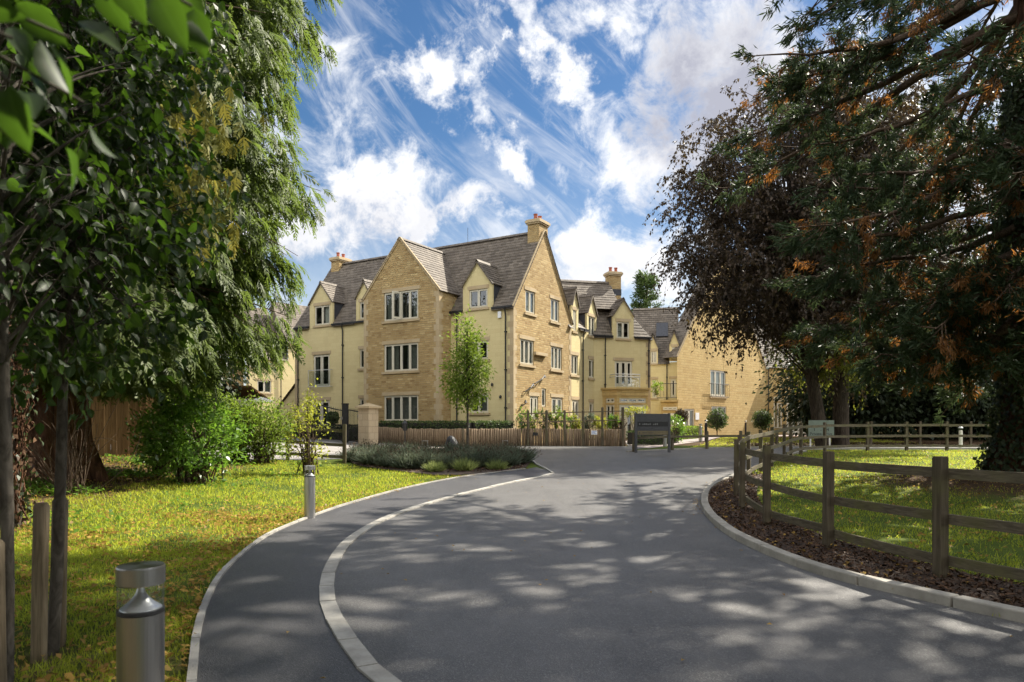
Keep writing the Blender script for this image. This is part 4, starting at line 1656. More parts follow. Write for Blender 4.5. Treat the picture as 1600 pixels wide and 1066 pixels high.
    ridge_caps(mb, W2.p(lo, Z2 + 4.65, -hd), W2.p(L2, Z2 + 4.65, -hd))
    Lg = math.hypot(W_ / 2, ZR - ZE)
    for sg, ae in ((-1, 0), (1, W_)):
        Pb = WG.p(ae + sg * .1, ZE - .1, .08)
        dSb = WG.p(W_ / 2, ZR, .08) - Pb
        slope(mb, Pb, (-n.x, -n.y, 0), dSb, [(0, 0), (1.3, 0), (1.3, dSb.length), (0, dSb.length)])
    mb.poly([WG.p(-.1, ZE - .1, -1.2), WG.p(W_ + .1, ZE - .1, -1.2), WG.p(W_ / 2, ZR, -1.2)])
    ridge_caps(mb, WG.p(W_ / 2, ZR + .05, .1), WG.p(W_ / 2, ZR + .05, -1.2))
    mb.build('roof', M['tile'], B)
    for q, sg in ((0, -1), (W_, 1)):
        mb = MB()
        mb.bar(WG.p(q + sg * .05, ZE - .05, .03), WG.p(W_ / 2, ZR + .05, .03), .12, .07, up=tuple(n))
        mb.build('verge_coping', M['trim'], B)
    rl = mb = MB()
    sk = [W2.p(W2.a_px(1030), 0)]
    a_s = W2.a_px(1034)
    mb.box(P0 + d2 * (a_s) + dS.normalized() * 3.3 + Vector((0, 0, .12)), d2 * .45, dS.normalized() * .75, d2.cross(dS).normalized() * .07)
    mb.build('roof_light', M['lead'], B)
    # wing on the right of the gable: porch bay under trees
    o3 = WG.p(W_, 0, -.35)
    d3 = Vector((.985, .17, 0)).normalized()
    n3 = Vector((.17, -.985, 0)).normalized()
    W3 = Wall(o3, d3, n3)
    mb = MB()
    wn = W3.rect(1320, 560, 1345, 600)
    wall_mesh(mb, W3, [(0, zb), (16, zb), (16, ZE), (0, ZE)], [wn])
    mb.build('wing_wall', [M['ashlar'], M['dark']], B)
    window(B, W3, wn, 0, 2, 'full')
    mb = MB()
    P3 = W3.p(0, ZE, .2)
    dS3 = Vector((-n3.x * 3.6, -n3.y * 3.6, 4.5))
    slope(mb, P3, d3, dS3, [(-.5, 0), (16, 0), (16, dS3.length), (-.5, dS3.length)])
    mb.build('wing_roof', M['tile'], B)
    downpipe(B, W3, W3.a_px(1200), zb, ZE)
    bx0, bx1 = W3.a_px(1213, .9), W3.a_px(1268, .9)
    zt = W3.z_px(1230, 612, .9)
    zf = .85
    mb = MB()
    A = [(bx0, 0), (bx0 + .7, 1.0), (bx1, 1.0), (bx1 + .2, 0)]
    for (x0, b0), (x1, b1) in zip(A, A[1:]):
        mb.poly([W3.p(x0, zb, b0), W3.p(x1, zb, b1), W3.p(x1, zt, b1), W3.p(x0, zt, b0)], 0)
    mb.poly([W3.p(x, zt, b) for x, b in A], 0)
    pr = mb.build('bay_porch', M['ashlar'], B)
    q0, q1 = W3.p(bx0, 0), W3.p(bx0 + .7, 0, 1.0)
    dfv = q1 - q0
    Wf = Wall(q0, dfv, Vector((dfv.y, -dfv.x, 0)))
    Wq = Wall(W3.p(bx0 + .7, 0, 1.0), d3, n3)
    Lq = bx1 - bx0 - .7
    for (Wx, r, l, dd) in ((Wf, (.3, dfv.length - .2, zt - .85, zt - .45), 2, False), (Wf, (.3, dfv.length - .2, zf + .45, zt - 1.0), 2, False), (Wq, (.2, Lq - .2, zt - .85, zt - .45), 3, False), (Wq, (.2, Lq - .2, zf, zt - 1.0), 4, True)):
        frame_mesh(Wx, r, .125, l, door=dd).build('porch_window', M['white'], pr)
        m2 = MB()
        m2.poly([Wx.p(r[0], r[2], .03), Wx.p(r[1], r[2], .03), Wx.p(r[1], r[3], .03), Wx.p(r[0], r[3], .03)])
        m2.build('pane', M['glass'], pr)


right_building()


def left_building():
    o = at(463, 650, 62)
    d = Vector((-.70, -.714, 0)).normalized()
    n = Vector((.714, -.70, 0)).normalized()
    W = Wall(o, d, n)
    B = thing('apartment_building', 'cream apartment house with dark tiled roof beyond the hanging cedar branches', 'building', (o.x, o.y, .7))
    zb = .4
    L1 = W.a_px(430)
    ZA, ZBb = W.z_px(445, 536), W.z_px(410, 562)
    w = W.rect(402, 595, 424, 614)
    L = W.a_px(385)
    wd = W.rect(418, 545, 428, 560)
    mb = MB()
    wall_mesh(mb, W, [(-6, zb), (L, zb), (L, ZBb), (-6, ZBb)], [w])
    wall_mesh(mb, W, [(-6, ZBb), (W.a_px(450), ZBb), (W.a_px(450), ZA), (-6, ZA)], [])
    mb.build('front_wall', [M['cream'], M['dark']], B)
    window(B, W, w, 0, 2, 'left', mat='drape')
    mb = MB()
    wall_mesh(mb, W, [(L, zb), (L + 8, zb), (L + 8, ZBb), (L, ZBb)], [], b=-.5)
    mb.build('stone_wall', [M['rubble'], M['dark']], B)
    mb = MB()
    dS = Vector((-n.x * 4, -n.y * 4, 5.0))
    slope(mb, W.p(0, ZBb, .15), d, dS, [(W.a_px(449.5), 0), (L + 8, 0), (L + 8, dS.length), (W.a_px(449.5), dS.length)])
    slope(mb, W.p(0, ZA, .15), d, dS, [(-6, 0), (W.a_px(448), 0), (W.a_px(448), dS.length * .8), (-6, dS.length * .8)])
    q = W.a_px(448.7)
    mb.poly([W.p(q, ZBb, .1), W.p(q, ZA, .1), W.p(q, ZA + 4.0, -3.1), W.p(q, ZBb + 3.9, -3.1)])
    mb.build('roof', M['tile'], B)
    downpipe(B, W, W.a_px(438.5), zb, ZBb)
    downpipe(B, W, W.a_px(387), zb, ZBb)


left_building()

# ================================================================== FENCES
def post_mesh(mb, x, y, ang, h, w=.13, d=.11, z0=-.2):
    z = float(hgt(x, y))
    c, s = math.cos(ang), math.sin(ang)
    tx, ty = rng.normal() * .008, rng.normal() * .008
    dz = (h - z0) / 2
    mb.box((x, y, z + (h + z0) / 2), (c * w / 2, s * w / 2, 0), (-s * d / 2, c * d / 2, 0), (tx * dz, ty * dz, dz))
    top = z + h
    mb.box((x + tx * dz, y + ty * dz, top + .006), (c * w * .46, s * w * .46, 0), (-s * d * .46, c * d * .46, 0), (0, 0, .006))


def rail_fence(name, label, cat, line, spots, rails, side, h=1.22, rail_h=.10, thick=.04, group=None, pw=.105):
    """posts at arc lengths `spots` of the plan line; each rail of each bay is a part"""
    s = np.r_[0, np.cumsum(np.linalg.norm(np.diff(line, axis=0), axis=1))]
    P = lambda q: np.array([np.interp(q, s, line[:, 0]), np.interp(q, s, line[:, 1])])
    p0 = P(spots[0])
    t = thing(name, label, cat, (p0[0], p0[1], float(hgt(*p0))), group)
    for q in spots:
        p = P(q)
        d = P(q + .1) - P(q - .1)
        mb = MB()
        post_mesh(mb, p[0], p[1], math.atan2(d[1], d[0]), h + rng.normal() * .012, pw, pw * .9)
        mb.build('post', M['post'], t)
    ext = .12
    for q0, q1 in zip(spots, spots[1:]):
        for z in rails:
            jz0, jz1 = rng.normal() * .01, rng.normal() * .01
            n = max(2, int((q1 - q0) / .25))
            qs = np.linspace(q0 + .004, q1 - .004, n + 1)
            rows = []
            for i, q in enumerate(qs):
                p = P(q)
                d = unit(P(q + .06) - P(q - .06))
                nn = np.array([d[1], -d[0]]) * side
                zz = float(hgt(*p)) + z + jz0 + (jz1 - jz0) * i / n
                a, b = p + nn * (pw * .45), p + nn * (pw * .45 + thick)
                rows.append([(a[0], a[1], zz - rail_h / 2), (b[0], b[1], zz - rail_h / 2), (b[0], b[1], zz + rail_h / 2), (a[0], a[1], zz + rail_h / 2)])
            mb = MB()
            for r0, r1 in zip(rows, rows[1:]):
                for e in range(4):
                    mb.poly([r0[e], r1[e], r1[(e + 1) % 4], r0[(e + 1) % 4]])
            mb.poly(rows[0][::-1])
            mb.poly(rows[-1])
            mb.build('rail', M['rail'], t, weld=True)
    return t


def arc_at(line, pts):
    s = np.r_[0, np.cumsum(np.linalg.norm(np.diff(line, axis=0), axis=1))]
    return [float(s[np.argmin(np.linalg.norm(line - np.array(p), axis=1))]) for p in pts]


rail_fence('rail_fence', 'long weathered three rail timber fence curving round the lawn inside the kerb', 'fence', fence_line,
           arc_at(fence_line, fence_pts), (1.08, .63, .22), 1)
kf = spline([(4.95, 28.6), (6.85, 30.1), (8.65, 31.35), (10.4, 32.25), (12.4, 32.95)], .2)
rail_fence('knee_fence', 'low single rail knee fence along the verge behind the directory board', 'fence', kf,
           arc_at(kf, [(4.95, 28.6), (6.85, 30.1), (8.65, 31.35), (10.4, 32.25), (12.4, 32.95)]), (.58,), 1, h=.78)
lf = spline([(-12.6, 22.9), (-10.75, 22.7), (-8.95, 22.6), (-7.1, 22.5), (-5.28, 22.5), (-4.75, 22.52)], .2)
rail_fence('rail_fence', 'mossy green timber rail fence beside the paved drive and yellow green bush', 'fence', lf,
           arc_at(lf, [(-12.6, 22.9), (-10.75, 22.7), (-8.95, 22.6), (-7.1, 22.5), (-5.28, 22.5)]), (1.06, .60, .2), -1, h=1.24)
bf = spline([(15.6, 35.2), (18, 35.3), (20.4, 35.2), (22.8, 35), (25.2, 34.8), (27.6, 34.6)], .3)
rail_fence('rail_fence', 'shaded timber rail fence at the far side of the side road under the dark trees', 'fence', bf,
           arc_at(bf, [(15.6, 35.2), (18, 35.3), (20.4, 35.2), (22.8, 35), (25.2, 34.8), (27.6, 34.6)]), (1.05, .5), 1)


def board_fence(label, pts, h, cap=True):
    a = pts[0]
    t = thing('board_fence', label, 'fence', (a[0], a[1], float(hgt(*a))))
    for (x0, y0), (x1, y1) in zip(pts, pts[1:]):
        L = math.hypot(x1 - x0, y1 - y0)
        n = max(1, int(L / 1.83))
        for i in range(n):
            mb = MB()
            for j in range(12):
                f0, f1 = (i + (j + .02) / 12) / n, (i + (j + .98) / 12) / n
                p, q = Vector((x0 + (x1 - x0) * f0, y0 + (y1 - y0) * f0, 0)), Vector((x0 + (x1 - x0) * f1, y0 + (y1 - y0) * f1, 0))
                z = float(hgt(p.x, p.y))
                d = (q - p) / 2
                nn = Vector((d.y, -d.x, 0)).normalized() * .011
                zj = rng.normal() * .006
                mb.box((p + q) / 2 + Z3 * (z + h / 2 + zj) + nn * (j % 2) * .8, d, nn, Z3 * h / 2)
            if cap:
                p, q = Vector((x0 + (x1 - x0) * i / n, y0 + (y1 - y0) * i / n, 0)), Vector((x0 + (x1 - x0) * (i + 1) / n, y0 + (y1 - y0) * (i + 1) / n, 0))
                mb.bar(p + Z3 * (float(hgt(p.x, p.y)) + h + .025), q + Z3 * (float(hgt(q.x, q.y)) + h + .025), .06, .04)
            mb.build('fence_panel', M['panel'], t, weld=True)
    return t


board_fence('tall brown closeboard fence in shade behind the buttressed cedar trunk', [(-22, 17.6), (-11.05, 21.3)], 1.8)
board_fence('brown closeboard fence stretch behind the glossy laurel bush', [(-17.5, 25.2), (-13.6, 27.2)], 1.75)


# ================================================================== PALISADE, TRELLIS, GATES
def palisade():
    pts = [(-7.0, 36.3), (-2.0, 33.8), (.35, 35.3), (5.65, 34.85)]
    t = thing('log_palisade', 'retaining palisade of upright round timber logs in front of the building', 'palisade', (-2, 33.8, float(hgt(-2, 33.8))))
    hs = [(.82, .90), (.90, .88), (.88, .84)]
    for (a, b), (h0, h1) in zip(zip(pts, pts[1:]), hs):
        L = math.hypot(b[0] - a[0], b[1] - a[1])
        n = int(L / .128)
        mb = MB()
        for i in range(n):
            f = (i + .5) / n
            x, y = a[0] + (b[0] - a[0]) * f + rng.normal() * .006, a[1] + (b[1] - a[1]) * f + rng.normal() * .006
            z = float(hgt(x, y))
            h = h0 + (h1 - h0) * f + rng.normal() * .012
            r = .062 + rng.normal() * .003
            mb.lathe((x, y, z), [(r, -.15), (r, h - .015), (r - .014, h)], 9)
        mb.build('log_run', M['log'], t, weld=True)


palisade()


def trellis():
    a, b = Vector((.35, 35.22, 0)), Vector((5.6, 34.75, 0))
    t = thing('trellis_fence', 'open timber trellis of tall posts and two rails rising from the log palisade', 'trellis', (a.x, a.y, float(hgt(a.x, a.y))))
    pxs = [825, 854, 882, 911, 941, 973]
    for px in pxs:
        k = (px - 800) / FPX
        f = (k * a.y - a.x) / ((b.x - a.x) - k * (b.y - a.y))
        p = a + (b - a) * f - Vector((0, .07, 0))
        z = float(hgt(p.x, p.y))
        mb = MB()
        top = EYE + (HOR - (641 if px < 930 else 636.5)) / FPX * p.y
        mb.lathe((p.x, p.y, z), [(.062, -.1), (.060, top - z - .02), (.04, top - z)], 10)
        mb.build('post', M['post'], t)
    for y0, y1 in ((646.8, 642.5), (660, 656.5)):
        mb = MB()
        p0, p1 = at(812, y0, 35.1), at(971, y1, 34.7)
        mb.bar(p0 + Vector((0, .02, 0)), p1 + Vector((0, .02, 0)), .05, .05)
        mb.build('rail', M['stake'], t)
    # wire mesh behind the rails
    mb = MB()
    for i in range(34):
        x = .5 + 5.0 * i / 33
        y = a.y + (b.y - a.y) * (x - a.x) / (b.x - a.x) + .05
        mb.rod([(x, y, 1.35), (x, y, 2.05)], .006, 4)
    mb.build('wire_mesh', M['iron'], t)
    # iron hoop edging at the left end
    hp = thing('hoop_edging', 'row of small black iron hoops at the corner above the logs', 'edging', (.4, 35.45, 1.3))
    mb = MB()
    for i in range(7):
        cx = .42 + .26 * i
        pts = [(cx + .2 * math.cos(u), 35.5, 1.62 + .33 * math.sin(u)) for u in np.linspace(0, math.pi, 11)]
        mb.rod([(cx + .2, 35.5, 1.2)] + pts + [(cx - .2, 35.5, 1.2)], .011, 5)
    mb.build('hoop', M['iron'], hp)


trellis()


def pier_and_gates():
    x, y = at(575.5, 690, 33.4).x, 33.4
    z = float(hgt(x, y))
    ang = math.atan2(.521, -.853)
    c, s = math.cos(ang), math.sin(ang)
    t = thing('gate_pier', 'square buff stone gate pier with pale pyramid cap', 'gate pier', (x, y, z))
    mb = MB()
    mb.box((x, y, z + .82), (c * .33, s * .33, 0), (-s * .33, c * .33, 0), (0, 0, .92))
    mb.build('shaft', M['pier'], t)
    mb = MB()
    e = .44
    base = [Vector((x, y, z + 1.742)) + Vector((c * i - s * j, s * i + c * j, 0)) * e for i, j in ((-1, -1), (1, -1), (1, 1), (-1, 1))]
    up = [b + Z3 * .09 for b in base]
    ap = Vector((x, y, z + 2.0))
    for i in range(4):
        j = (i + 1) % 4
        mb.poly([base[i], base[j], up[j], up[i]])
        mb.poly([up[i], up[j], ap])
    mb.poly(base[::-1])
    mb.build('cap', M['trim'], t)

    def leaf(label, p0, p1, h0, h1, hooks):
        p0, p1 = Vector(p0), Vector(p1)
        g = thing('iron_gate', label, 'gate', tuple(p0))
        d = p1 - p0
        n = int(d.length / .115)
        ht = lambda f: h0 + (h1 - h0) * (f * f * (3 - 2 * f))
        mb = MB()
        for i in range(n + 1):
            f = i / n
            q = p0 + d * f
            mb.rod([q + Z3 * .08, q + Z3 * (ht(f) + .10)], .009, 5)
        mb.build('bars', M['iron'], g)
        mb = MB()
        mb.rod([p0 + d * f + Z3 * ht(f) for f in np.linspace(0, 1, 14)], .028, 6)
        mb.bar(p0 + Z3 * .12, p1 + Z3 * .12, .04, .05)
        mb.bar(p0 + Z3 * .85, p1 + Z3 * .85, .04, .04)
        for q, f in ((p0, 0), (p1, 1)):
            mb.bar(q + Z3 * .04, q + Z3 * ht(f), .06, .06, up=(0, 1, 0))
        mb.build('gate_frame', M['iron'], g)
        for q in hooks:
            m = MB()
            m.box(q, (.05, 0, 0), (0, .04, 0), (0, 0, .07))
            m.build('hinge', M['steel'], g)

    zz = lambda p: (p[0], p[1], float(hgt(p[0], p[1])))
    A, B_, C_ = zz((-7.25, 33.6)), zz((-8.0, 34.35)), zz((-10.35, 35.6))
    leaf('narrow black iron gate leaf hung on the stone pier', A, B_, 1.55, 1.6, [Vector(A) + Vector((-.05, -.06, 1.35))])
    leaf('wide black iron gate leaf with swept top beside the topiary ball', C_, (B_[0] - .3, B_[1] + .12, B_[2]), 1.85, 1.58, [Vector(B_) + Vector((-.3, -.05, 1.2))])
    for lab, p, w in (('thick black gate post between the two gate leaves', (-8.15, 34.42), .13), ('thick black gate post against the stone pier', (-7.12, 33.42), .11)):
        z = float(hgt(*p))
        t = thing('gate_post', lab, 'gate post', (p[0], p[1], z))
        mb = MB()
        mb.box((p[0], p[1], z + .9), (w, 0, 0), (0, w, 0), (0, 0, .95))
        mb.build('shaft', M['iron'], t)
        mb = MB()
        mb.box((p[0], p[1], z + 1.88), (w * 1.15, 0, 0), (0, w * 1.15, 0), (0, 0, .03))
        mb.build('cap', M['iron'], t)


pier_and_gates()


# ================================================================== LIGHTS, SIGNS, SMALL THINGS
def bollard(label, x, y, h=1.0, r=.088, z=None, group=None, n=40):
    z = float(hgt(x, y)) if z is None else z
    t = thing('light_bollard', label, 'bollard light', (x, y, z), group)
    gb = h - .17
    mb = MB()
    mb.lathe((x, y, z), [(r * 1.0, -.12), (r, .0), (r, gb - .016)], n)
    mb.build('body', M['steel'], t)
    mb = MB()
    mb.lathe((x, y, z), [(r * .97, gb - .016), (r * 1.012, gb - .013), (r * 1.012, gb), (r * .9, gb + .002)], n)
    mb.build('ring', M['steeldark'], t)
    mb = MB()
    prof = [(r * .90, gb + .002)]
    for f in np.linspace(0, 1, 9):
        prof.append((r * (.14 + .74 * (1 - f) ** 2.4), gb + .006 + (h - .075 - gb) * f))
    mb.lathe((x, y, z), prof, n)
    mb.build('reflector_cone', M['cone'], t)
    mb = MB()
    for i in range(n):
        a0, a1 = 2 * math.pi * i / n, 2 * math.pi * (i + 1) / n
        q = [(x + r * .975 * math.cos(a), y + r * .975 * math.sin(a)) for a in (a0, a1)]
        mb.poly([(*q[0], z + gb), (*q[1], z + gb), (*q[1], z + h - .07), (*q[0], z + h - .07)], 0, True)
    mb.build('glass', M['clear'], t)
    mb = MB()
    mb.lathe((x, y, z), [(r * .5, h - .072), (r * 1.0, h - .072), (r * 1.03, h - .068), (r * 1.03, h - .006), (r * 1.0, h), (r * .0001, h + .001)], n, smooth=False)
    mb.build('cap', M['steel'], t)
    return t


bollard('large brushed steel light bollard on the leaf strewn grass next to the staked trees', -1.45, 2.75, 1.0, .084, .005)
bx, by = G(484, 811)
bollard('brushed steel light bollard at the lawn edge in front of the yellow green bush', bx, by, .885, .088)
for px, py, h, lab in ((1094.5, 690, 1.0, 'steel bollard on the verge behind the knee fence'), (1039, 698, .9, 'pale steel bollard half hidden under the directory board')):
    x, y = G(px, py)
    bollard(lab, x, y, h, .10, n=20)


def slim_post(label, x, y, h, r, mat='iron', cap='iron'):
    z = float(hgt(x, y))
    t = thing('lamp_post', label, 'lamp post', (x, y, z))
    mb = MB()
    mb.lathe((x, y, z), [(r, -.1), (r, h - .16), (r * .8, h - .16), (r * .8, h - .14)], 14)
    mb.build('shaft', M[mat], t)
    mb = MB()
    mb.lathe((x, y, z), [(r * .75, h - .14), (r * .75, h - .05)], 14)
    mb.build('lens', M['clear'], t)
    mb = MB()
    mb.lathe((x, y, z), [(r * 1.25, h - .05), (r * 1.25, h - .02), (r * .6, h + .03), (.001, h + .035)], 14)
    mb.build('cap', M[cap], t)


for px, py, ph, r, lab in ((1103, 690, 33, .10, 'tall black lamp post between the round bushes and the knee fence'), (1139, 679, 21, .12, 'black topped lamp post beside the middle round bush'),
                           (1165, 680, 22, .10, 'slim black lamp post before the golden gable')):
    x, y = G(px, py)
    slim_post(lab, x, y, ph / FPX * y, r * .8)
x, y = G(1501, 702)
slim_post('short pale lamp post with white cap behind the lawn fence', x, y, .98, .075, 'canvas', 'signwhite')
# black lantern post by the logs
x, y = -5.05, 33.2
t = thing('lantern_post', 'black lantern on a thin post in front of the log palisade', 'lantern', (x, y, float(hgt(x, y))))
mb = MB()
z = float(hgt(x, y))
mb.lathe((x, y, z), [(.035, -.1), (.03, .75), (.05, .78)], 10)
mb.build('shaft', M['iron'], t)
mb = MB()
mb.lathe((x, y, z), [(.10, .78), (.13, 1.10), (.15, 1.12), (.05, 1.24), (.02, 1.3)], 8)
mb.build('lantern', M['iron'], t)


def box_lantern(label, px, py, Y, s=.17):
    p = at(px, py, Y)
    t = thing('box_lantern', label, 'lantern', (p.x, p.y, p.z))
    mb = MB()
    mb.box(p + Z3 * .01, (s / 2, 0, 0), (0, s / 2, 0), (0, 0, .01))
    mb.box(p + Z3 * (s * 1.15), (s * .55, 0, 0), (0, s * .55, 0), (0, 0, .015))
    for i in (-1, 1):
        for j in (-1, 1):
            mb.box(p + Vector((i * s * .45, j * s * .45, s * .57)), (.012, 0, 0), (0, .012, 0), (0, 0, s * .57))
    mb.build('lantern_frame', M['steel'], t)
    mb = MB()
    mb.box(p + Z3 * s * .55, (s * .4, 0, 0), (0, s * .4, 0), (0, 0, s * .5))
    mb.build('lens', M['clear'], t)
    return t


box_lantern('small square steel lantern on top of the mossy fence post', 451, 678.3, 22.47, .19)
for px, lab in ((664, 'square steel lantern rising behind the lavender near the black lantern post'), (789.5, 'square steel lantern at the end of the lavender bed')):
    x, y = G(px, 704)
    z = float(hgt(x, y))
    box_lantern(lab, px, 699, y, .24)
    t = thing('plinth_post', 'stub of steel post under the ' + lab.split(' rising')[0].split(' at the')[0] + (' near the black lantern' if px < 700 else ' at the bed end'), 'post', (x, y, z))
    mb = MB()
    mb.box((x, y, z + (EYE + (HOR - 699) / FPX * y - z) / 2), (.05, 0, 0), (0, .05, 0), (0, 0, (EYE + (HOR - 699) / FPX * y - z) / 2))
    mb.build('shaft', M['steel'], t)
# dark boulder in the bed
x, y = G(705, 706)
bm = bmesh.new()
bmesh.ops.create_icosphere(bm, subdivisions=3, radius=.30)
for v in bm.verts:
    v.co *= 1 + .12 * math.sin(v.co.x * 9 + v.co.z * 7)
    v.co.z *= 1.35
me = bpy.data.meshes.new('boulder')
bm.to_mesh(me)
bm.free()
me.materials.append(M['steeldark'])
o = link('boulder', me)
o.location = (x, y, float(hgt(x, y)) + .22)
tag(o, 'dark upright stone standing among the lavender', 'stone')


def text(body, p, size, d, n, mat, parent, sx=1.0, align='CENTER', space=1.0):
    c = bpy.data.curves.new('lettering', 'FONT')
    c.body = body
    c.size = size
    c.align_x = align
    c.align_y = 'CENTER'
    c.extrude = .002
    c.space_character = space
    c.materials.append(mat)
    co = bpy.data.objects.new('lettering', c)
    COL.objects.link(co)
    bpy.context.view_layer.update()
    me = bpy.data.meshes.new_from_object(co.evaluated_get(bpy.context.evaluated_depsgraph_get()))
    bpy.data.objects.remove(co)
    bpy.data.curves.remove(c)
    if not me.materials:
        me.materials.append(mat)
    o = link('lettering', me, parent)
    from mathutils import Matrix
    zv = Vector(n).normalized()
    xv = Vector(d).normalized()
    yv = zv.cross(xv)
    m = Matrix((xv * sx, yv, zv)).transposed().to_4x4()
    m.translation = Vector(p) - Vector(root_loc(parent))
    o.matrix_local = m
    return o


def directory_board():
    Y = 28.0
    a, b = at(992.5, 680, Y), at(1046.5, 680, Y + .25)
    z0, z1 = EYE + (HOR - 680.5) / FPX * Y, EYE + (HOR - 646.5) / FPX * Y
    d = Vector((b.x - a.x, b.y - a.y, 0))
    L = d.length
    W = Wall(a, d, Vector((d.y, -d.x, 0)))
    zg = float(hgt(a.x, Y))
    t = thing('directory_board', 'dark grey directory board with a black centre band on two legs at the verge', 'sign', (a.x, a.y, zg))
    for aa in (.03, L - .03):
        mb = MB()
        wbox(mb, W, aa - .045, aa + .045, zg - .1, z1 + .02, -.045, .045)
        mb.build('leg', M['sign'], t)
    mb = MB()
    wbox(mb, W, .06, L - .06, z0, z1, -.02, .03)
    mb.build('board', M['sign'], t)
    H = z1 - z0
    rows = [(.02, .20, 'sign'), (.21, .37, 'sign'), (.375, .585, 'signbar'), (.60, .76, 'sign'), (.79, .97, 'signolive')]
    for r0, r1, mm in rows:
        mb = MB()
        wbox(mb, W, .09, L - .09, z1 - H * r1, z1 - H * r0, .03, .038)
        mb.build('name_strip', M[mm], t)
        zc = z1 - H * (r0 + r1) / 2
        mb = MB()
        wbox(mb, W, .15, .19, zc - .03, zc + .03, .038, .042)
        dk = mm == 'signbar'
        mb.build('arrow', M['signtextl' if dk else 'signtext'], t)
        # the words are too small to read: faint rows of letter-like marks
        mb = MB()
        u = .29
        k = 0
        step, hh = (.075, .035) if dk else (.038, .022)
        end = .95 if dk else (.75 if r0 > .2 else .5)
        while u < end:
            if k % 7 != 5:
                wbox(mb, W, u, u + step * .5, zc - hh, zc + hh * (1 if k % 3 else .4), .038, .041)
            u += step
            k += 1
        mb.build('lettering', M['signtextl' if dk else 'signtext'], t)


directory_board()


def drive_sign():
    Y = 32.4
    a, b = at(1263, 680, Y), at(1303, 680, Y - .1)
    z0, z1 = EYE + (HOR - 682.5) / FPX * Y, EYE + (HOR - 656.8) / FPX * Y
    d = Vector((b.x - a.x, b.y - a.y, 0))
    L = d.length
    W = Wall(a, d, Vector((d.y, -d.x, 0)))
    zg = float(hgt(a.x, Y))
    t = thing('drive_sign', 'pale sage board sign lettered Private Drive behind the lawn fence', 'sign', (a.x, a.y, zg))
    for aa in (.10, L - .18):
        mb = MB()
        wbox(mb, W, aa - .03, aa + .03, zg - .1, z1 - .02, -.05, .0)
        mb.build('leg', M['canvas'], t)
    mb = MB()
    wbox(mb, W, 0, L, z0, z1, 0, .03)
    mb.build('board', M['signgreen'], t)
    H = z1 - z0
    text('1 - 4', W.p(L * .49, z0 + H * .42, .033), .20, W.d, W.n, M['letter'], t, 1.25, space=1.5)
    text('Private Drive', W.p(L * .49, z0 + H * .17, .033), .185, W.d, W.n, M['letter'], t, 1.0)


drive_sign()
# small plates on the logs
mb = MB()
p = at(928, 677, 34.88)
t = thing('notice_plate', 'small white notice plate with blue print on a peg at the log wall', 'notice', (p.x, p.y - .1, float(hgt(p.x, p.y))))
W = Wall((p.x - .14, p.y - .10), (1, -.08), (-.08, -1))
wbox(mb, W, 0, .29, p.z - .07, p.z + .13, 0, .012)
mb.build('plate', M['signwhite'], t)
mb = MB()
for i in range(3):
    wbox(mb, W, .03, .26 - .06 * (i % 2), p.z + .09 - .06 * i - .012, p.z + .09 - .06 * i + .012, .012, .015)
mb.build('print', M['signblue'], t)
mb = MB()
wbox(mb, W, .13, .15, float(hgt(p.x, p.y)) - .1, p.z - .07, -.01, .01)
mb.build('peg', M['stake'], t)
mb = MB()
p = at(836.5, 679, 35.15)
W = Wall((p.x - .13, p.y - .09), (1, -.08), (-.08, -1))
wbox(mb, W, 0, .26, p.z - .06, p.z + .10, 0, .012)
tag(mb.build('name_plate', M['iron'], None, loc=(p.x, p.y, p.z)), 'small black plate fixed to the logs near the hoops', 'plate')

# young tree stakes
def stake(label, x, y, h, r=.056, lean=(0, 0)):
    z = float(hgt(x, y))
    mb = MB()
    n = 14
    prev = None
    for f in np.linspace(0, 1, 6):
        zz = -.15 + (h + .15) * f
        cx, cy = x + lean[0] * f, y + lean[1] * f
        ring = [Vector((cx + r * (1 + .04 * math.sin(3 * a + 5 * f)) * math.cos(a), cy + r * math.sin(a), z + zz)) for a in np.linspace(0, 2 * math.pi, n, endpoint=False)]
        if prev:
            for i in range(n):
                mb.poly([prev[i], prev[(i + 1) % n], ring[(i + 1) % n], ring[i]], 0, True)
        prev = ring
    top = [q + (Vector((x + lean[0], y + lean[1], q.z)) - q) * .25 + Z3 * .02 for q in prev]
    for i in range(n):
        mb.poly([prev[i], prev[(i + 1) % n], top[(i + 1) % n], top[i]])
    mb.poly(top)
    tag(mb.build('tree_stake', M['stake'], None, loc=(x, y, z), weld=True), label, 'stake')


stake('round timber tree stake facing the road, beside the slim staked trunk', -3.11, 4.62, 1.02, .047, (.01, .02))
stake('round timber tree stake partly behind the slim staked trunk', -3.19, 4.94, 1.02, .050, (.02, 0))
stake('short grey timber stake cut by the picture edge, under the second young tree', -2.60, 3.55, .95, .052, (-.02, 0))

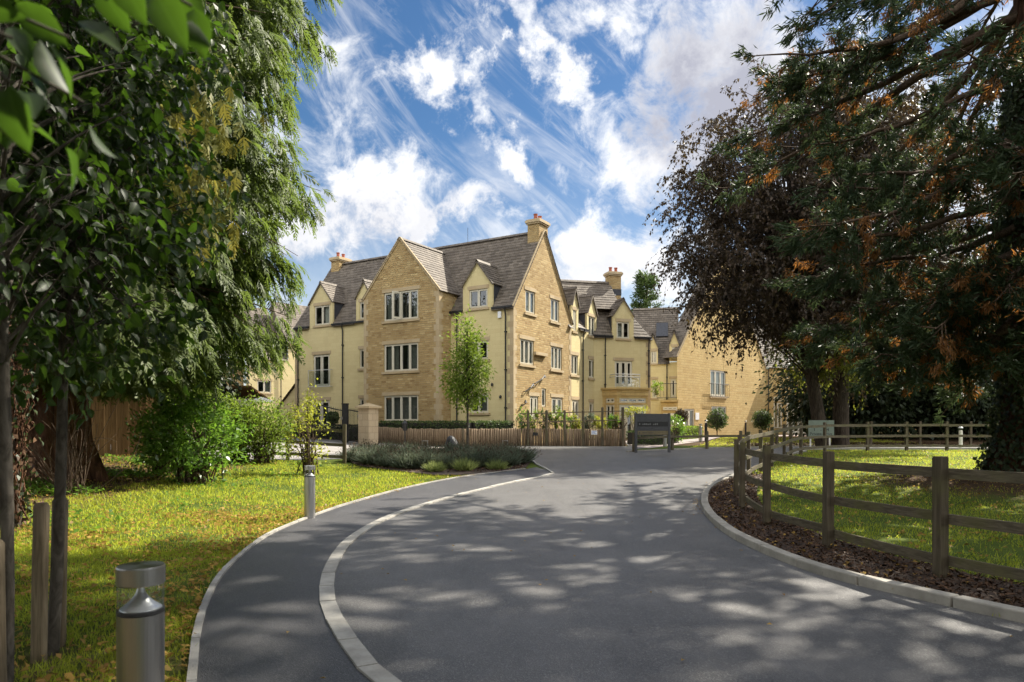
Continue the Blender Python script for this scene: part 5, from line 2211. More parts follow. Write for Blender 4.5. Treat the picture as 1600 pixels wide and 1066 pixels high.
# pergola, picket and parasol in the far courtyard
def courtyard():
    Y = 36
    p0, p1 = at(322, 625, Y), at(391, 625, Y)
    zg = float(hgt(p0.x, Y))
    t = thing('pergola', 'low red brown timber pergola roof showing over the shrubs', 'pergola', (p0.x, Y, zg))
    ztop = EYE + (HOR - 612) / FPX * Y
    mb = MB()
    mb.box(((p0.x + p1.x) / 2, Y + 1, ztop), ((p1.x - p0.x) / 2 + .1, 0, 0), (0, 1.2, -.25), (0, 0, .05))
    mb.build('roof', M['panel'], t)
    for x in (p0.x, (p0.x + p1.x) / 2, p1.x):
        mb = MB()
        mb.box((x, Y, (zg + ztop) / 2 - .1), (.06, 0, 0), (0, .06, 0), (0, 0, (ztop - zg) / 2))
        mb.build('post', M['panel'], t)
    q0, q1 = at(322, 628, Y - .6), at(396, 628, Y - .6)
    t = thing('picket_screen', 'white slatted picket screen below the brown pergola', 'fence', (q0.x, q0.y, zg))
    mb = MB()
    n = 30
    zt = EYE + (HOR - 623) / FPX * (Y - .6)
    for i in range(n):
        x = q0.x + (q1.x - q0.x) * i / (n - 1)
        mb.box((x, Y - .6, (zg + zt) / 2), (.03, 0, 0), (0, .012, 0), (0, 0, (zt - zg) / 2))
    mb.bar((q0.x, Y - .58, zt - .2), (q1.x, Y - .58, zt - .2), .03, .06)
    mb.build('slats', M['white'], t)
    c = at(408, 624, 35)
    t = thing('parasol', 'pale canvas parasol opened between the pergola and the building', 'parasol', (c.x, c.y, float(hgt(c.x, c.y))))
    z = float(hgt(c.x, c.y))
    mb = MB()
    mb.lathe((c.x, c.y, 0), [(.03, z), (.03, c.z + .1)], 8)
    mb.build('pole', M['post'], t)
    mb = MB()
    mb.lathe((c.x, c.y, c.z), [(.62, -.16), (.60, -.08), (.3, .03), (.02, .12)], 8, smooth=False)
    mb.build('canopy', M['canvas'], t)


courtyard()

# ================================================================== VEGETATION
def curve_pts(a, c, b, n):
    """quadratic curves from a via c to b, all (m,3) -> (m,n,3)"""
    t = np.linspace(0, 1, n)[None, :, None]
    a, b, c = (np.asarray(x, float)[:, None] for x in (a, b, c))
    return a * (1 - t) ** 2 + 2 * c * t * (1 - t) + b * t ** 2


def taper(m, n, r0, r1):
    t = np.linspace(0, 1, n)[None]
    return np.asarray(r0).reshape(-1, 1) * (1 - t) + np.asarray(r1).reshape(-1, 1) * t + np.zeros((m, 1))


def trunk_vf(base, path, rad, n=18, flute=0.0, k=7, flare_h=1.5, seed=0):
    """one trunk: fluted near the ground"""
    r = np.random.default_rng(seed)
    P = np.asarray(path, float)[None]
    V, F = tubes(P, np.asarray(rad, float)[None], n)
    V = V.reshape(len(path), n, 3)
    if flute:
        ph = r.uniform(0, 6.28, 3)
        for i, p in enumerate(path):
            d = V[i] - np.array(p)
            a = np.arctan2(d[:, 1], d[:, 0])
            hgt_ = p[2] - base[2]
            w = flute * math.exp(-max(hgt_, 0) / flare_h) + .05
            V[i] = np.array(p) + d * (1 + w * (np.sin(k * a + ph[0]) * .6 + np.sin((k - 3) * a + ph[1]) * .4))[:, None]
    return V.reshape(-1, 3), F


# ---- 1. the big cedar: fluted trunk, hanging sprays
FROND = []
FROND.append((0, 0, 1, 0, 1.0, .10))
for i, f in enumerate(np.linspace(.10, .86, 7)):
    for sg in (-1, 1):
        FROND.append((f, 0, .72, sg * .69,   .42 * (1 - f) + .15, .085))
FROND = np.array(FROND)


def fronds(P, D, N, size, droop=.25, r=rng):
    n = len(P)
    D = unit(D)
    Sx = unit(np.cross(D, N))
    N2 = np.cross(Sx, D)
    k = len(FROND)
    tx, ty, dx, dy, L, W = FROND.T
    s = np.asarray(size)[:, None, None]
    pos = P[:, None] + s * (tx[None, :, None] * D[:, None] + ty[None, :, None] * Sx[:, None])
    pos = pos - np.array([0, 0, 1.0]) * s * droop * (tx ** 2)[None, :, None]
    dd = dx[None, :, None] * D[:, None] + dy[None, :, None] * Sx[:, None]
    dd = dd - np.array([0, 0, 1.0]) * droop * 1.4 * tx[None, :, None] + r.normal(size=(n, k, 3)) * .12
    nn = np.repeat(N2[:, None], k, 1)
    return leaves(pos.reshape(-1, 3), dd.reshape(-1, 3), nn.reshape(-1, 3), (np.asarray(size)[:, None] * L[None]).ravel(), (np.asarray(size)[:, None] * W[None] * r.uniform(.8, 1.4, (n, k))).ravel())


def cedar(label, x, y, H, prof, nl, size, seed, tr=.62, mat='cedar', name='cedar_tree', gold=False, zstart=2.5, perlimb=58, zmin=2.2):
    r = np.random.default_rng(seed)
    z0 = float(hgt(x, y))
    t = thing(name, label, 'tree', (x, y, z0))
    zs = np.linspace(-.3, H, 22)
    path = [(x + .12 * math.sin(z * .5), y + .1 * math.cos(z * .4), z0 + z) for z in zs]
    rad = [tr * max(.05, (1 - max(z, 0) / H) ** .8) * (1 + .85 * math.exp(-max(z, 0) / .55)) for z in zs]
    V, F = trunk_vf((x, y, z0), path, rad, 30, .22, 8, 1.3, seed)
    mesh_np('trunk', V, F, M['redbark'], t, True)
    zl = zstart + (H - zstart - .5) * r.uniform(0, 1, nl) ** 1.55
    az = r.uniform(0, 2 * math.pi, nl)
    R_ = np.interp(zl, [p[0] for p in prof], [p[1] for p in prof]) * r.uniform(.72, 1.06, nl)
    u = np.stack([np.cos(az), np.sin(az), np.zeros(nl)], 1)
    a = np.stack([np.full(nl, x), np.full(nl, y), z0 + np.minimum(zl + .10 * R_, H)], 1)
    b = a + u * R_[:, None] + np.stack([np.zeros(nl), np.zeros(nl), -.30 * R_ + r.normal(size=nl) * .3], 1)
    c = a + u * (R_ * .55)[:, None] + np.stack([np.zeros(nl), np.zeros(nl), -.05 * R_], 1)
    b[:, 2] = np.maximum(b[:, 2], z0 + zmin + .5)
    L = curve_pts(a, c, b, 12)
    V, F = tubes(L, taper(nl, 12, .022 * R_ / 4 + .03, .006), 5)
    mesh_np('branchwork', V, F, M['twig'], t, True)
    P, D, N, Sz = [], [], [], []
    for i in range(nl):
        k = int(perlimb * R_[i] / 5)
        f = r.uniform(.18, 1.0, k) ** .75
        idx = f * 11
        i0 = np.minimum(idx.astype(int), 10)
        q = L[i][i0] + (L[i][i0 + 1] - L[i][i0]) * (idx - i0)[:, None]
        side = np.array([-u[i][1], u[i][0], 0])
        lat = r.normal(size=k) * .45 * (1.15 - f * .75)
        q = q + side * lat[:, None] + np.stack([np.zeros(k), np.zeros(k), -r.uniform(0, .75, k)], 1)
        P.append(q)
        D.append(u[i] * r.uniform(.1, .8, k)[:, None] + side * (np.sign(lat) * r.uniform(0, .6, k))[:, None] + np.array([0, 0, -1]) * r.uniform(.35, 1.2, k)[:, None] + r.normal(size=(k, 3)) * .15)
        N.append(u[i] * .8 + np.array([0, 0, .7]) + r.normal(size=(k, 3)) * .45)
        Sz.append(r.uniform(.7, 1.3, k) * size)
    P, D, N, Sz = np.concatenate(P), np.concatenate(D), np.concatenate(N), np.concatenate(Sz)
    k = P[:, 2] > z0 + zmin + r.normal(size=len(P)) * .12
    P, D, N, Sz = P[k], D[k], N[k], Sz[k]
    V, F = fronds(P, D, N, Sz, .3, r)
    mesh_np('crown', V, F, M[mat], t)
    if gold:
        n = 330
        cx = at(275, 260, 11.6)
        P = np.array([cx.x, cx.y, cx.z + .3]) + r.normal(size=(n, 3)) * np.array([.42, .35, .75])
        V, F = fronds(P, np.array([0, 0, -1.0]) + r.normal(size=(n, 3)) * .15, np.array([.6, -.8, 0]) + r.normal(size=(n, 3)) * .4, r.uniform(.25, .42, n), .05, r)
        mesh_np('hanging_seed_sprays', V, F, M['cedar_gold'], t)
    return t


cedar('towering cedar with red fluted trunk and drooping feathery sprays beside the lawn', -9.9, 15.2, 25,
      [(2.4, 2.4), (3.2, 3.7), (4, 4.8), (5, 5.2), (7, 5.3), (9.5, 5.4), (13, 5.7), (16, 4.6), (20, 2.8), (25, .6)], 400, .38, 3, gold=True, perlimb=150, tr=.54)
cedar('second cedar standing further back, behind the fluted trunk and the closeboard fence', -16.5, 22.8, 23,
      [(2, 3.4), (4.5, 5.2), (8, 5.4), (12, 5.0), (16, 4), (23, .6)], 190, .62, 4, tr=.5, perlimb=56, zstart=1.8)

# ---- 2. generic broad-leaved tree
def broadleaf(name, label, x, y, crown, trunks, nclump, per, leaf, mat, bark, seed, sig=.45, hang=.5, shell=.55, twig=.02, fine=False, group=None, cut=None, sub=None, limbs=1.0, cat='tree', strings=0, slen=.8):
    """crown: list of ellipsoids (cx,cy,cz,rx,ry,rz); trunks: list of (path, radii)"""
    r = np.random.default_rng(seed)
    z0 = float(hgt(x, y))
    t = thing(name, label, cat, (x, y, z0), group)
    for path, rad in trunks:
        V, F = trunk_vf((x, y, z0), path, rad, 14, .12, 5, .8, seed)
        mesh_np('trunk', V, F, M[bark], t, True)
    vol = np.array([e[3] * e[4] * e[5] for e in crown])
    pick = r.choice(len(crown), nclump, p=vol / vol.sum())
    E = np.array(crown)[pick]
    d = rdir(nclump, r)
    rad = r.uniform(shell ** 3, 1, nclump) ** (1 / 3)
    C = E[:, :3] + d * rad[:, None] * E[:, 3:6]
    if cut is not None:
        C = C[cut(C)]
    m = len(C)
    # a branch to each clump
    tp = [np.array(p) for p, _ in trunks]
    A = np.empty((m, 3))
    for i in range(m):
        p = tp[r.integers(len(tp))]
        lo = C[i, 2] - .55 * np.hypot(C[i, 0] - x, C[i, 1] - y) - .2
        zz = np.clip(lo, p[len(p) // 3, 2] + r.uniform(0, .30) * (p[-1, 2] - p[len(p) // 3, 2]), p[-1, 2])
        A[i] = [np.interp(zz, p[:, 2], p[:, j]) for j in range(3)]
    mid = (A + C) / 2 + np.stack([np.zeros(m), np.zeros(m), .18 * np.linalg.norm(C - A, axis=1)], 1) + r.normal(size=(m, 3)) * .12 * sig
    nb = int(m * limbs)
    Lb = np.linalg.norm(C - A, axis=1)[:nb]
    V, F = tubes(curve_pts(A[:nb], mid[:nb], C[:nb], 8), taper(nb, 8, twig * (.5 + Lb / max(Lb.mean(), .1) * .5), twig * .18), 5)
    mesh_np('branchwork', V, F, M[bark], t, True)
    n = m * per
    ci = np.repeat(np.arange(m), per)
    out = unit(C[ci] - np.array([x, y, C[:, 2].mean()]))
    if strings:
        # leaves sit along drooping twigs that leave the end of each branch
        o1 = unit(C - np.array([x, y, C[:, 2].mean()]))
        td = unit(np.repeat(o1 * np.array([1, 1, .35]), strings, 0) * .75 + r.normal(size=(m * strings, 3)) * np.array([.75, .75, .45]))
        tl = slen * r.uniform(.5, 1.2, m * strings)
        T0 = np.repeat(C, strings, 0) + r.normal(size=(m * strings, 3)) * sig * .45 - td * (tl * .3)[:, None]
        T2 = T0 + td * tl[:, None] - np.array([0, 0, 1.0]) * (tl * hang * r.uniform(.5, 1.1, m * strings))[:, None]
        T1 = T0 + td * (tl * .6)[:, None]
        V, F = tubes(curve_pts(T0, T1, T2, 5), taper(m * strings, 5, twig * .16, twig * .05), 3)
        mesh_np('twigs', V, F, M[bark], t)
        ti = ci * strings + r.integers(0, strings, n)
        f = r.uniform(.05, 1, (n, 1))
        P = T0[ti] * (1 - f) ** 2 + 2 * T1[ti] * f * (1 - f) + T2[ti] * f ** 2
        tan = unit(2 * (1 - f) * (T1[ti] - T0[ti]) + 2 * f * (T2[ti] - T1[ti]))
        P = P + r.normal(size=(n, 3)) * leaf[0] * .22
        off = r.normal(size=(n, 3))
        D = tan * .6 + unit(off) * .75 + np.array([0, 0, -hang * .5])
    else:
        off = r.normal(size=(n, 3)) * sig * np.array([1, 1, .75])
        P = C[ci] + off
        D = out * .5 + unit(off) * .6 + np.array([0, 0, -hang]) + r.normal(size=(n, 3)) * .35
    N = np.array([0, 0, 1.0]) + r.normal(size=(n, 3)) * .5 + out * .3
    Lf = leaf[0] * r.uniform(.7, 1.25, n)
    if fine:
        V, F = big_leaves(P, D, N, Lf, Lf * leaf[1], .22)
    else:
        V, F = leaves(P, D, N, Lf, Lf * leaf[1])
    if sub:
        # part of the crown in another leaf colour
        q = 18 if fine else 4
        fq = 8 if fine else 1
        sel = sub[1](P)
        Vr, Fr = V.reshape(n, q, 3), F.reshape(n, fq, 4) - (np.arange(n) * q)[:, None, None]
        for nm, s_, mm in (('crown', ~sel, mat), (sub[0], sel, sub[2])):
            k = int(s_.sum())
            if k:
                mesh_np(nm, Vr[s_].reshape(-1, 3), (Fr[s_] + (np.arange(k) * q)[:, None, None]).reshape(-1, 4), M[mm], t, fine)
    else:
        mesh_np('crown', V, F, M[mat], t, fine, attr=('mid', np.tile([0, 1, 0], len(V) // 3)) if fine else None)
    return t


def straight(x, y, h, r0, r1, n=9, wob=.05, z0=None, lean=(0, 0)):
    z0 = float(hgt(x, y)) if z0 is None else z0
    zs = np.linspace(-.15, h, n)
    return [(x + wob * math.sin(z * 1.3) + lean[0] * z, y + wob * math.cos(z * 1.1) + lean[1] * z, z0 + z) for z in zs], [r0 + (r1 - r0) * max(0, z) / h for z in zs]


# copper beech with two trunks
bxx, byy = 15.4, 33.6
zb_ = float(hgt(bxx, byy))
tr1 = ([(bxx - .55 - .16 * z, byy, zb_ + z) for z in np.linspace(-.2, 9, 10)], list(np.linspace(.34, .16, 10)))
tr2 = ([(bxx + .35 + .02 * z, byy + .2, zb_ + z) for z in np.linspace(-.2, 14, 10)], list(np.linspace(.38, .16, 10)))
broadleaf('copper_beech', 'spreading copper beech with two dark trunks in front of the golden gable', bxx, byy,
          [(13.6, 32.6, 11.2, 6.6, 5.6, 7.6), (16.5, 34.5, 11.5, 7.5, 6.5, 8.0), (12.2, 32.0, 8.4, 3.3, 4.0, 4.5), (9.6, 31.8, 10.6, 2.5, 3, 3.4)], [tr1, tr2], 1150, 100, (.165, .62), 'beech', 'darkbark', 21, strings=7, slen=1.5,
          sig=.50, hang=.9, shell=.5, twig=.05, cut=lambda C: (C[:, 2] > 5.7) | (C[:, 0] > 14.5) & (C[:, 2] > 4.2), sub=('green_leaves', lambda P: (P[:, 2] < 6.2 - .25 * (P[:, 0] - 11)) & (P[:, 0] > 12) & (np.sin(P[:, 0] * 2.1 + P[:, 2] * 1.7) > -.5), 'beech_green'))

# ---- 3. the giant sequoia: long sweeping limbs, cord-like tufts, orange dead sprays
def sequoia(label, x, y, H, prof, nl, seed, tuft=1.0, dens=1.0, tr=.95, ivy=True):
    r = np.random.default_rng(seed)
    z0 = float(hgt(x, y))
    t = thing('giant_sequoia', label, 'tree', (x, y, z0))
    zs = np.linspace(-.3, H, 24)
    path = [(x + .1 * math.sin(z * .3), y, z0 + z) for z in zs]
    rad = [tr * max(.05, (1 - max(z, 0) / H) ** .9) * (1 + .75 * math.exp(-max(z, 0) / .6)) for z in zs]
    V, F = trunk_vf((x, y, z0), path, rad, 28, .16, 7, 1.5, seed)
    mesh_np('trunk', V, F, M['redbark'], t, True)
    zl = 3.2 + (H - 4) * r.uniform(0, 1, nl) ** 1.15
    az = r.uniform(0, 2 * math.pi, nl)
    zl[:26] = r.uniform(2.3, 4.5, 26)
    az[:26] = r.uniform(2.6, 4.9, 26)
    ok = (np.cos(az - .607) < .25) | (r.uniform(0, 1, nl) < .45)
    zl, az = zl[ok], az[ok]
    nl = len(zl)
    R_ = np.interp(zl, [p[0] for p in prof], [p[1] for p in prof]) * r.uniform(.68, 1.06, nl)
    u = np.stack([np.cos(az), np.sin(az), np.zeros(nl)], 1)
    zv = np.array([0, 0, 1.0])
    a = np.stack([np.full(nl, x), np.full(nl, y), z0 + zl + .22 * R_], 1)
    dz = -.34 * R_ + r.normal(size=nl) * .35
    b = a + u * R_[:, None] + zv * dz[:, None]
    c = a + u * (R_ * .5)[:, None] + zv * (dz * .75)[:, None] + r.normal(size=(nl, 3)) * .3
    b[:, 2] = np.maximum(b[:, 2], z0 + 1.6)
    nk = 14
    L = curve_pts(a, c, b, nk)
    L += np.cumsum(r.normal(size=L.shape) * .035, axis=1)
    parts = [tubes(L, taper(nl, nk, .016 * R_ + .025, .012), 6)]
    # secondary twigs
    TA, TB, TC, dead = [], [], [], []
    for i in range(nl):
        k = int(R_[i] * 5.2 * dens)
        f = r.uniform(.22, 1.0, k) ** .8
        idx = f * (nk - 1)
        i0 = np.minimum(idx.astype(int), nk - 2)
        q = L[i][i0] + (L[i][i0 + 1] - L[i][i0]) * (idx - i0)[:, None]
        side = np.array([-u[i][1], u[i][0], 0])
        sg = r.choice([-1, 1], k)
        d = u[i] * r.uniform(.25, 1, k)[:, None] + side * (sg * r.uniform(.2, .9, k))[:, None] + zv * r.normal(-.28, .45, k)[:, None]
        ln = r.uniform(.5, 1.5, k) * (1.15 - .45 * f)
        e = q + unit(d) * ln[:, None]
        TA.append(q)
        TB.append(e)
        TC.append((q + e) / 2 - zv * .14 * ln[:, None] + r.normal(size=(k, 3)) * .06)
        dead.append(r.uniform(0, 1, k) < np.where(f < .8, .24, .13))
    TA, TB, TC, dead = map(np.concatenate, (TA, TB, TC, dead))
    TL = curve_pts(TA, TC, TB, 6)
    parts.append(tubes(TL, taper(len(TL), 6, .016, .005), 4))
    V, F = cat_vf(parts)
    mesh_np('branchwork', V, F, M['twig'], t, True)
    # tufts of cords along the outer part of each twig
    for nm, sel, mm in (('crown', ~dead, 'sequoia'), ('dead_sprays', dead, 'sequoia_dead')):
        T = TL[sel]
        m = len(T)
        per = 5
        kk = 13
        f = r.uniform(.35, 1, (m, per))
        idx = f * 5
        i0 = np.minimum(idx.astype(int), 4)
        ar = np.arange(m)[:, None]
        q = T[ar, i0] + (T[ar, i0 + 1] - T[ar, i0]) * (idx - i0)[..., None]
        dirn = unit(T[:, -1] - T[:, 0])[:, None]
        q = np.repeat(q.reshape(-1, 3), kk, 0)
        dd = np.repeat(np.repeat(dirn, per, 1).reshape(-1, 3), kk, 0)
        if nm == 'dead_sprays':
            dd = dd * .5 + np.array([0, 0, -.8])
        D = dd + r.normal(size=q.shape) * .55
        q = q + r.normal(size=q.shape) * .05
        Ln = r.uniform(.10, .25, len(q)) * tuft * (.75 if nm == 'dead_sprays' else 1)
        V, F = leaves(q, D, r.normal(size=q.shape), Ln, Ln * .15 + .004)
        mesh_np(nm, V, F, M[mm], t)
    if ivy:
        n = 13000
        zz = r.uniform(0, 9, n) ** 1.0
        aa = r.uniform(0, 2 * math.pi, n)
        rr = np.interp(zz, zs, rad) * 1.02 + .05 + np.abs(r.normal(size=n)) * .09
        P = np.stack([x + rr * np.cos(aa), y + rr * np.sin(aa), z0 + zz], 1)
        out = np.stack([np.cos(aa), np.sin(aa), np.zeros(n)], 1)
        V, F = leaves(P, out * .3 + np.array([0, 0, -.8]) + r.normal(size=(n, 3)) * .4, out + r.normal(size=(n, 3)) * .4, r.uniform(.07, .13, n), r.uniform(.07, .12, n))
        mesh_np('ivy', V, F, M['ivy'], t)
    return t


SEQ = [(2, 3.6), (4, 5.2), (6, 6.2), (8.5, 6.7), (11, 6.2), (14, 4.4), (19, 2.8), (26, .6)]
sequoia('giant sequoia with ivy clad trunk, long sweeping limbs and orange dead sprays', 11.75, 15.9, 26, SEQ, 230, 7, tr=.55)

# ---- 4. trees that stand beyond the picture's right edge and shade the road
def evergreen(label, x, y, crown, h, nclump, per, seed, leaf=(.34, .5), mat='dense', tr=.35, sig=.7, group=None, shell=.5):
    return broadleaf('evergreen_tree', label, x, y, crown, [straight(x, y, h, tr, .08, wob=.1)], nclump, per, leaf, mat, 'darkbark', seed, sig=sig, hang=.5, shell=shell, twig=.06, limbs=.5, group=group)


evergreen('tall dark evergreen out past the fence end whose shade falls on the road', 17.5, 10.0, [(17.5, 10, 11, 5.0, 4.8, 7.5)], 17, 350, 46, 31, (.36, .55))
evergreen('second tall dark evergreen out past the fence end, next to the kerb', 14.5, 4.2, [(14.5, 4.2, 10.5, 4.4, 4.4, 6.5)], 16, 250, 46, 32, (.36, .55))

# unseen trees added behind the camera and beside the lawn: they keep the open sky off the near road and lawn
for i, (x, y, rr, cz, ch, lab) in enumerate([(-6.5, -5.0, 5.0, 7.0, 6.0, 'big dark evergreen behind the camera on the lawn side'), (7.5, -6.5, 5.5, 7.2, 6.2, 'big dark evergreen behind the camera on the kerb side'),
                                             (-3.0, -15, 7.5, 7.5, 7.2, 'broad dark evergreen far behind the camera'), (-11, 3.0, 3.6, 8.5, 5, 'dark evergreen on the lawn out past the staked trees')]):
    evergreen(lab, x, y, [(x, y, cz, rr, rr, ch)], cz + 3, 330, 46, 300 + i, (.40, .6), 'dense', .35, .8)

# ---- 5. dark trees behind
bg = [(21.5, 45, 4.2, 6.5, 'broad dark evergreen behind the drive sign and beech trunks'), (27.5, 43, 4.6, 8.2, 'tall dark evergreen behind the lawn fence, next to the sequoia branches'),
      (34, 45, 5.0, 8.8, 'dark evergreen beyond the shaded rail fence, closing the view'), (39.5, 38, 5.0, 8.0, 'dark evergreen behind the sequoia trunk'),
      (31, 52, 5.0, 10.0, 'tallest dark evergreen rising behind the other evergreens')]
for i, (x, y, rr, ch, lab) in enumerate(bg):
    z = float(hgt(x, y))
    evergreen(lab, x, y, [(x, y, z + ch * .62, rr, rr * .9, ch * .62), (x + rr * .3, y - .8, z + ch * .35, rr * .9, rr * .8, ch * .4)], ch, 420, 46, 40 + i, (.30, .6), 'dense', .3, .75)
bl = [(-21, 28, 4.5, 8.5, 'dark evergreen behind the closeboard fence'), (-27, 23, 4.8, 9.5, 'dark evergreen behind the ivy trunk at the picture edge'), (-17.5, 34, 3.6, 7.5, 'dark evergreen beyond the laurel bush and brown fence'),
      (-31, 32, 5, 11, 'tall dark evergreen far behind the cedar'), (-27, 41, 5, 13, 'dark evergreen behind the white picket screen'), (-36, 38, 6, 14, 'broad tall evergreen beyond the picket screen and pergola')]
for i, (x, y, rr, ch, lab) in enumerate(bl):
    z = float(hgt(x, y))
    evergreen(lab, x, y, [(x, y, z + ch * .6, rr, rr * .9, ch * .6)], ch, 330, 46, 60 + i, (.30, .6), 'dense', .3, .75)

# dark pine far behind the wing
def pine(label, x, y, H, R0, seed):
    r = np.random.default_rng(seed)
    z0 = float(hgt(x, y))
    t = thing('pine_tree', label, 'tree', (x, y, z0))
    path, rad = straight(x, y, H, .4, .05, wob=.05)
    V, F = trunk_vf((x, y, z0), path, rad, 10, .05)
    mesh_np('trunk', V, F, M['darkbark'], t, True)
    n = 110
    zl = r.uniform(.35, 1, n) * H
    az = r.uniform(0, 6.283, n)
    Rr = R0 * (1.05 - (zl / H) ** 1.6 * .8) * r.uniform(.6, 1.1, n)
    u = np.stack([np.cos(az), np.sin(az), np.full(n, .45)], 1)
    a = np.stack([np.full(n, x), np.full(n, y), z0 + zl - .25 * Rr], 1)
    b = a + u * Rr[:, None]
    L = curve_pts(a, (a + b) / 2 - np.array([0, 0, .3]), b, 7)
    V, F = tubes(L, taper(n, 7, .07, .02), 5)
    mesh_np('branchwork', V, F, M['darkbark'], t, True)
    k = 80
    f = r.uniform(.35, 1.0, (n, k))
    idx = f * 6
    i0 = np.minimum(idx.astype(int), 5)
    ar = np.arange(n)[:, None]
    q = (L[ar, i0] + (L[ar, i0 + 1] - L[ar, i0]) * (idx - i0)[..., None]).reshape(-1, 3) + r.normal(size=(n * k, 3)) * .22
    D = np.repeat(unit(b - a), k, 0) + r.normal(size=q.shape) * .6
    V, F = leaves(q, D, r.normal(size=q.shape), r.uniform(.3, .6, len(q)), .12)
    mesh_np('crown', V, F, M['hedge'], t)


pc_ = at(1010, 470, 78)
pine('bushy pine tree rising behind the roofs between the two buildings', pc_.x, pc_.y, 17.6, 3.0, 71)

# ---- 6. young trees near the camera
broadleaf('young_tree', 'slim young tree tied to two stakes with large dark green leaves', -3.03, 4.75,
          [(-3.0, 4.75, 3.05, .88, .9, 1.2), (-2.95, 4.75, 4.3, .85, .85, 1.3)], [straight(-3.11, 4.75, 5.2, .040, .012, 12, .015, lean=(.04, 0))], 430, 20, (.074, .66), 'pear', 'greybark', 81,
          sig=.17, hang=.6, shell=.25, limbs=.5, twig=.012, fine=True, strings=3, slen=.42)
broadleaf('young_tree', 'young tree at the picture edge above the short grey stake', -2.66, 3.62,
          [(-2.75, 3.6, 3.4, .85, .85, 1.45)], [straight(-2.62, 3.62, 4.6, .034, .012, 12, .02)], 260, 13, (.074, .66), 'pear', 'greybark', 82,
          sig=.16, hang=.6, shell=.25, limbs=.5, twig=.012, fine=True, strings=3, slen=.42)


def near_branch():
    r = np.random.default_rng(91)
    x, y = -2.0, .35
    z0 = float(hgt(x, y))
    t = thing('young_tree', 'overhanging leafy branch reaching close past the camera in the upper corner', 'tree', (x, y, z0))
    path, rad = straight(x, y, 4.4, .05, .015, 10, .02)
    V, F = trunk_vf((x, y, z0), path, rad, 12, .05)
    mesh_np('trunk', V, F, M['greybark'], t, True)
    tips = [at(20, 60, 1.05), at(110, 60, 1.15), at(60, 200, 1.1), at(130, 160, 1.2), at(300, 10, 1.15), at(20, 130, .95), at(215, -30, 1.1), at(60, 250, 1.25), at(-60, 0, 1.0), at(-60, 160, 1.1), at(280, 60, 1.12)]
    a = np.array([(x, y, z0 + 1.9 + .1 * i) for i in range(len(tips))])
    b = np.array([tuple(p) for p in tips])
    c = (a + b) / 2 + np.array([0, 0, .28])
    L = curve_pts(a, c, b, 12)
    V, F = tubes(L, taper(len(L), 12, .010, .0025), 6)
    mesh_np('branchwork', V, F, M['greybark'], t, True)
    P, D = [], []
    for i in range(len(tips)):
        for f in np.linspace(.30, 1, 24):
            j = min(int(f * 11), 10)
            q = L[i][j] + (L[i][j + 1] - L[i][j]) * (f * 11 - j)
            P.append(q + r.normal(size=3) * .025)
            dd = unit(L[i][-1] - L[i][0]) * .5 + r.normal(size=3) * .5 + np.array([.05, 0, -.75])
            D.append(dd)
    # leaves of other twigs higher up on the same tree
    n = 300
    q = np.array([x, y, z0 + 3.6]) + rdir(n, r) * np.array([1.0, .9, 1.0]) * r.uniform(.4, 1, (n, 1))
    P = np.vstack([np.array(P), q])
    D = np.vstack([np.array(D), r.normal(size=(n, 3)) + np.array([0, 0, -.6])])
    N = np.array([0, -.35, 1.0]) + r.normal(size=P.shape) * .55
    Ln = r.uniform(.055, .095, len(P))
    V, F = big_leaves(P, D, N, Ln, Ln * .6, .25)
    mesh_np('crown', V, F, M['pear'], t, True, attr=('mid', np.tile([0, 1, 0], len(V) // 3)))


near_branch()

# small tree in the lavender bed
sx, sy = G(730, 708)
zt = float(hgt(sx, sy))
broadleaf('young_tree', 'small upright green tree in the lavender bed before the bay window', sx, sy,
          [(sx, sy, zt + 3.1, .85, .8, 1.35), (sx - .05, sy, zt + 4.4, .55, .55, 1.2), (sx - .35, sy, zt + 2.6, .55, .5, .5)], [straight(sx, sy, 5.2, .055, .012, 10, .02)], 210, 26, (.115, .6), 'young', 'greybark', 83,
          sig=.17, hang=.35, shell=.3, twig=.016)
p = (sx - .17, sy)
stake('low timber stake against the small tree in the lavender', p[0], p[1], .95, .05)

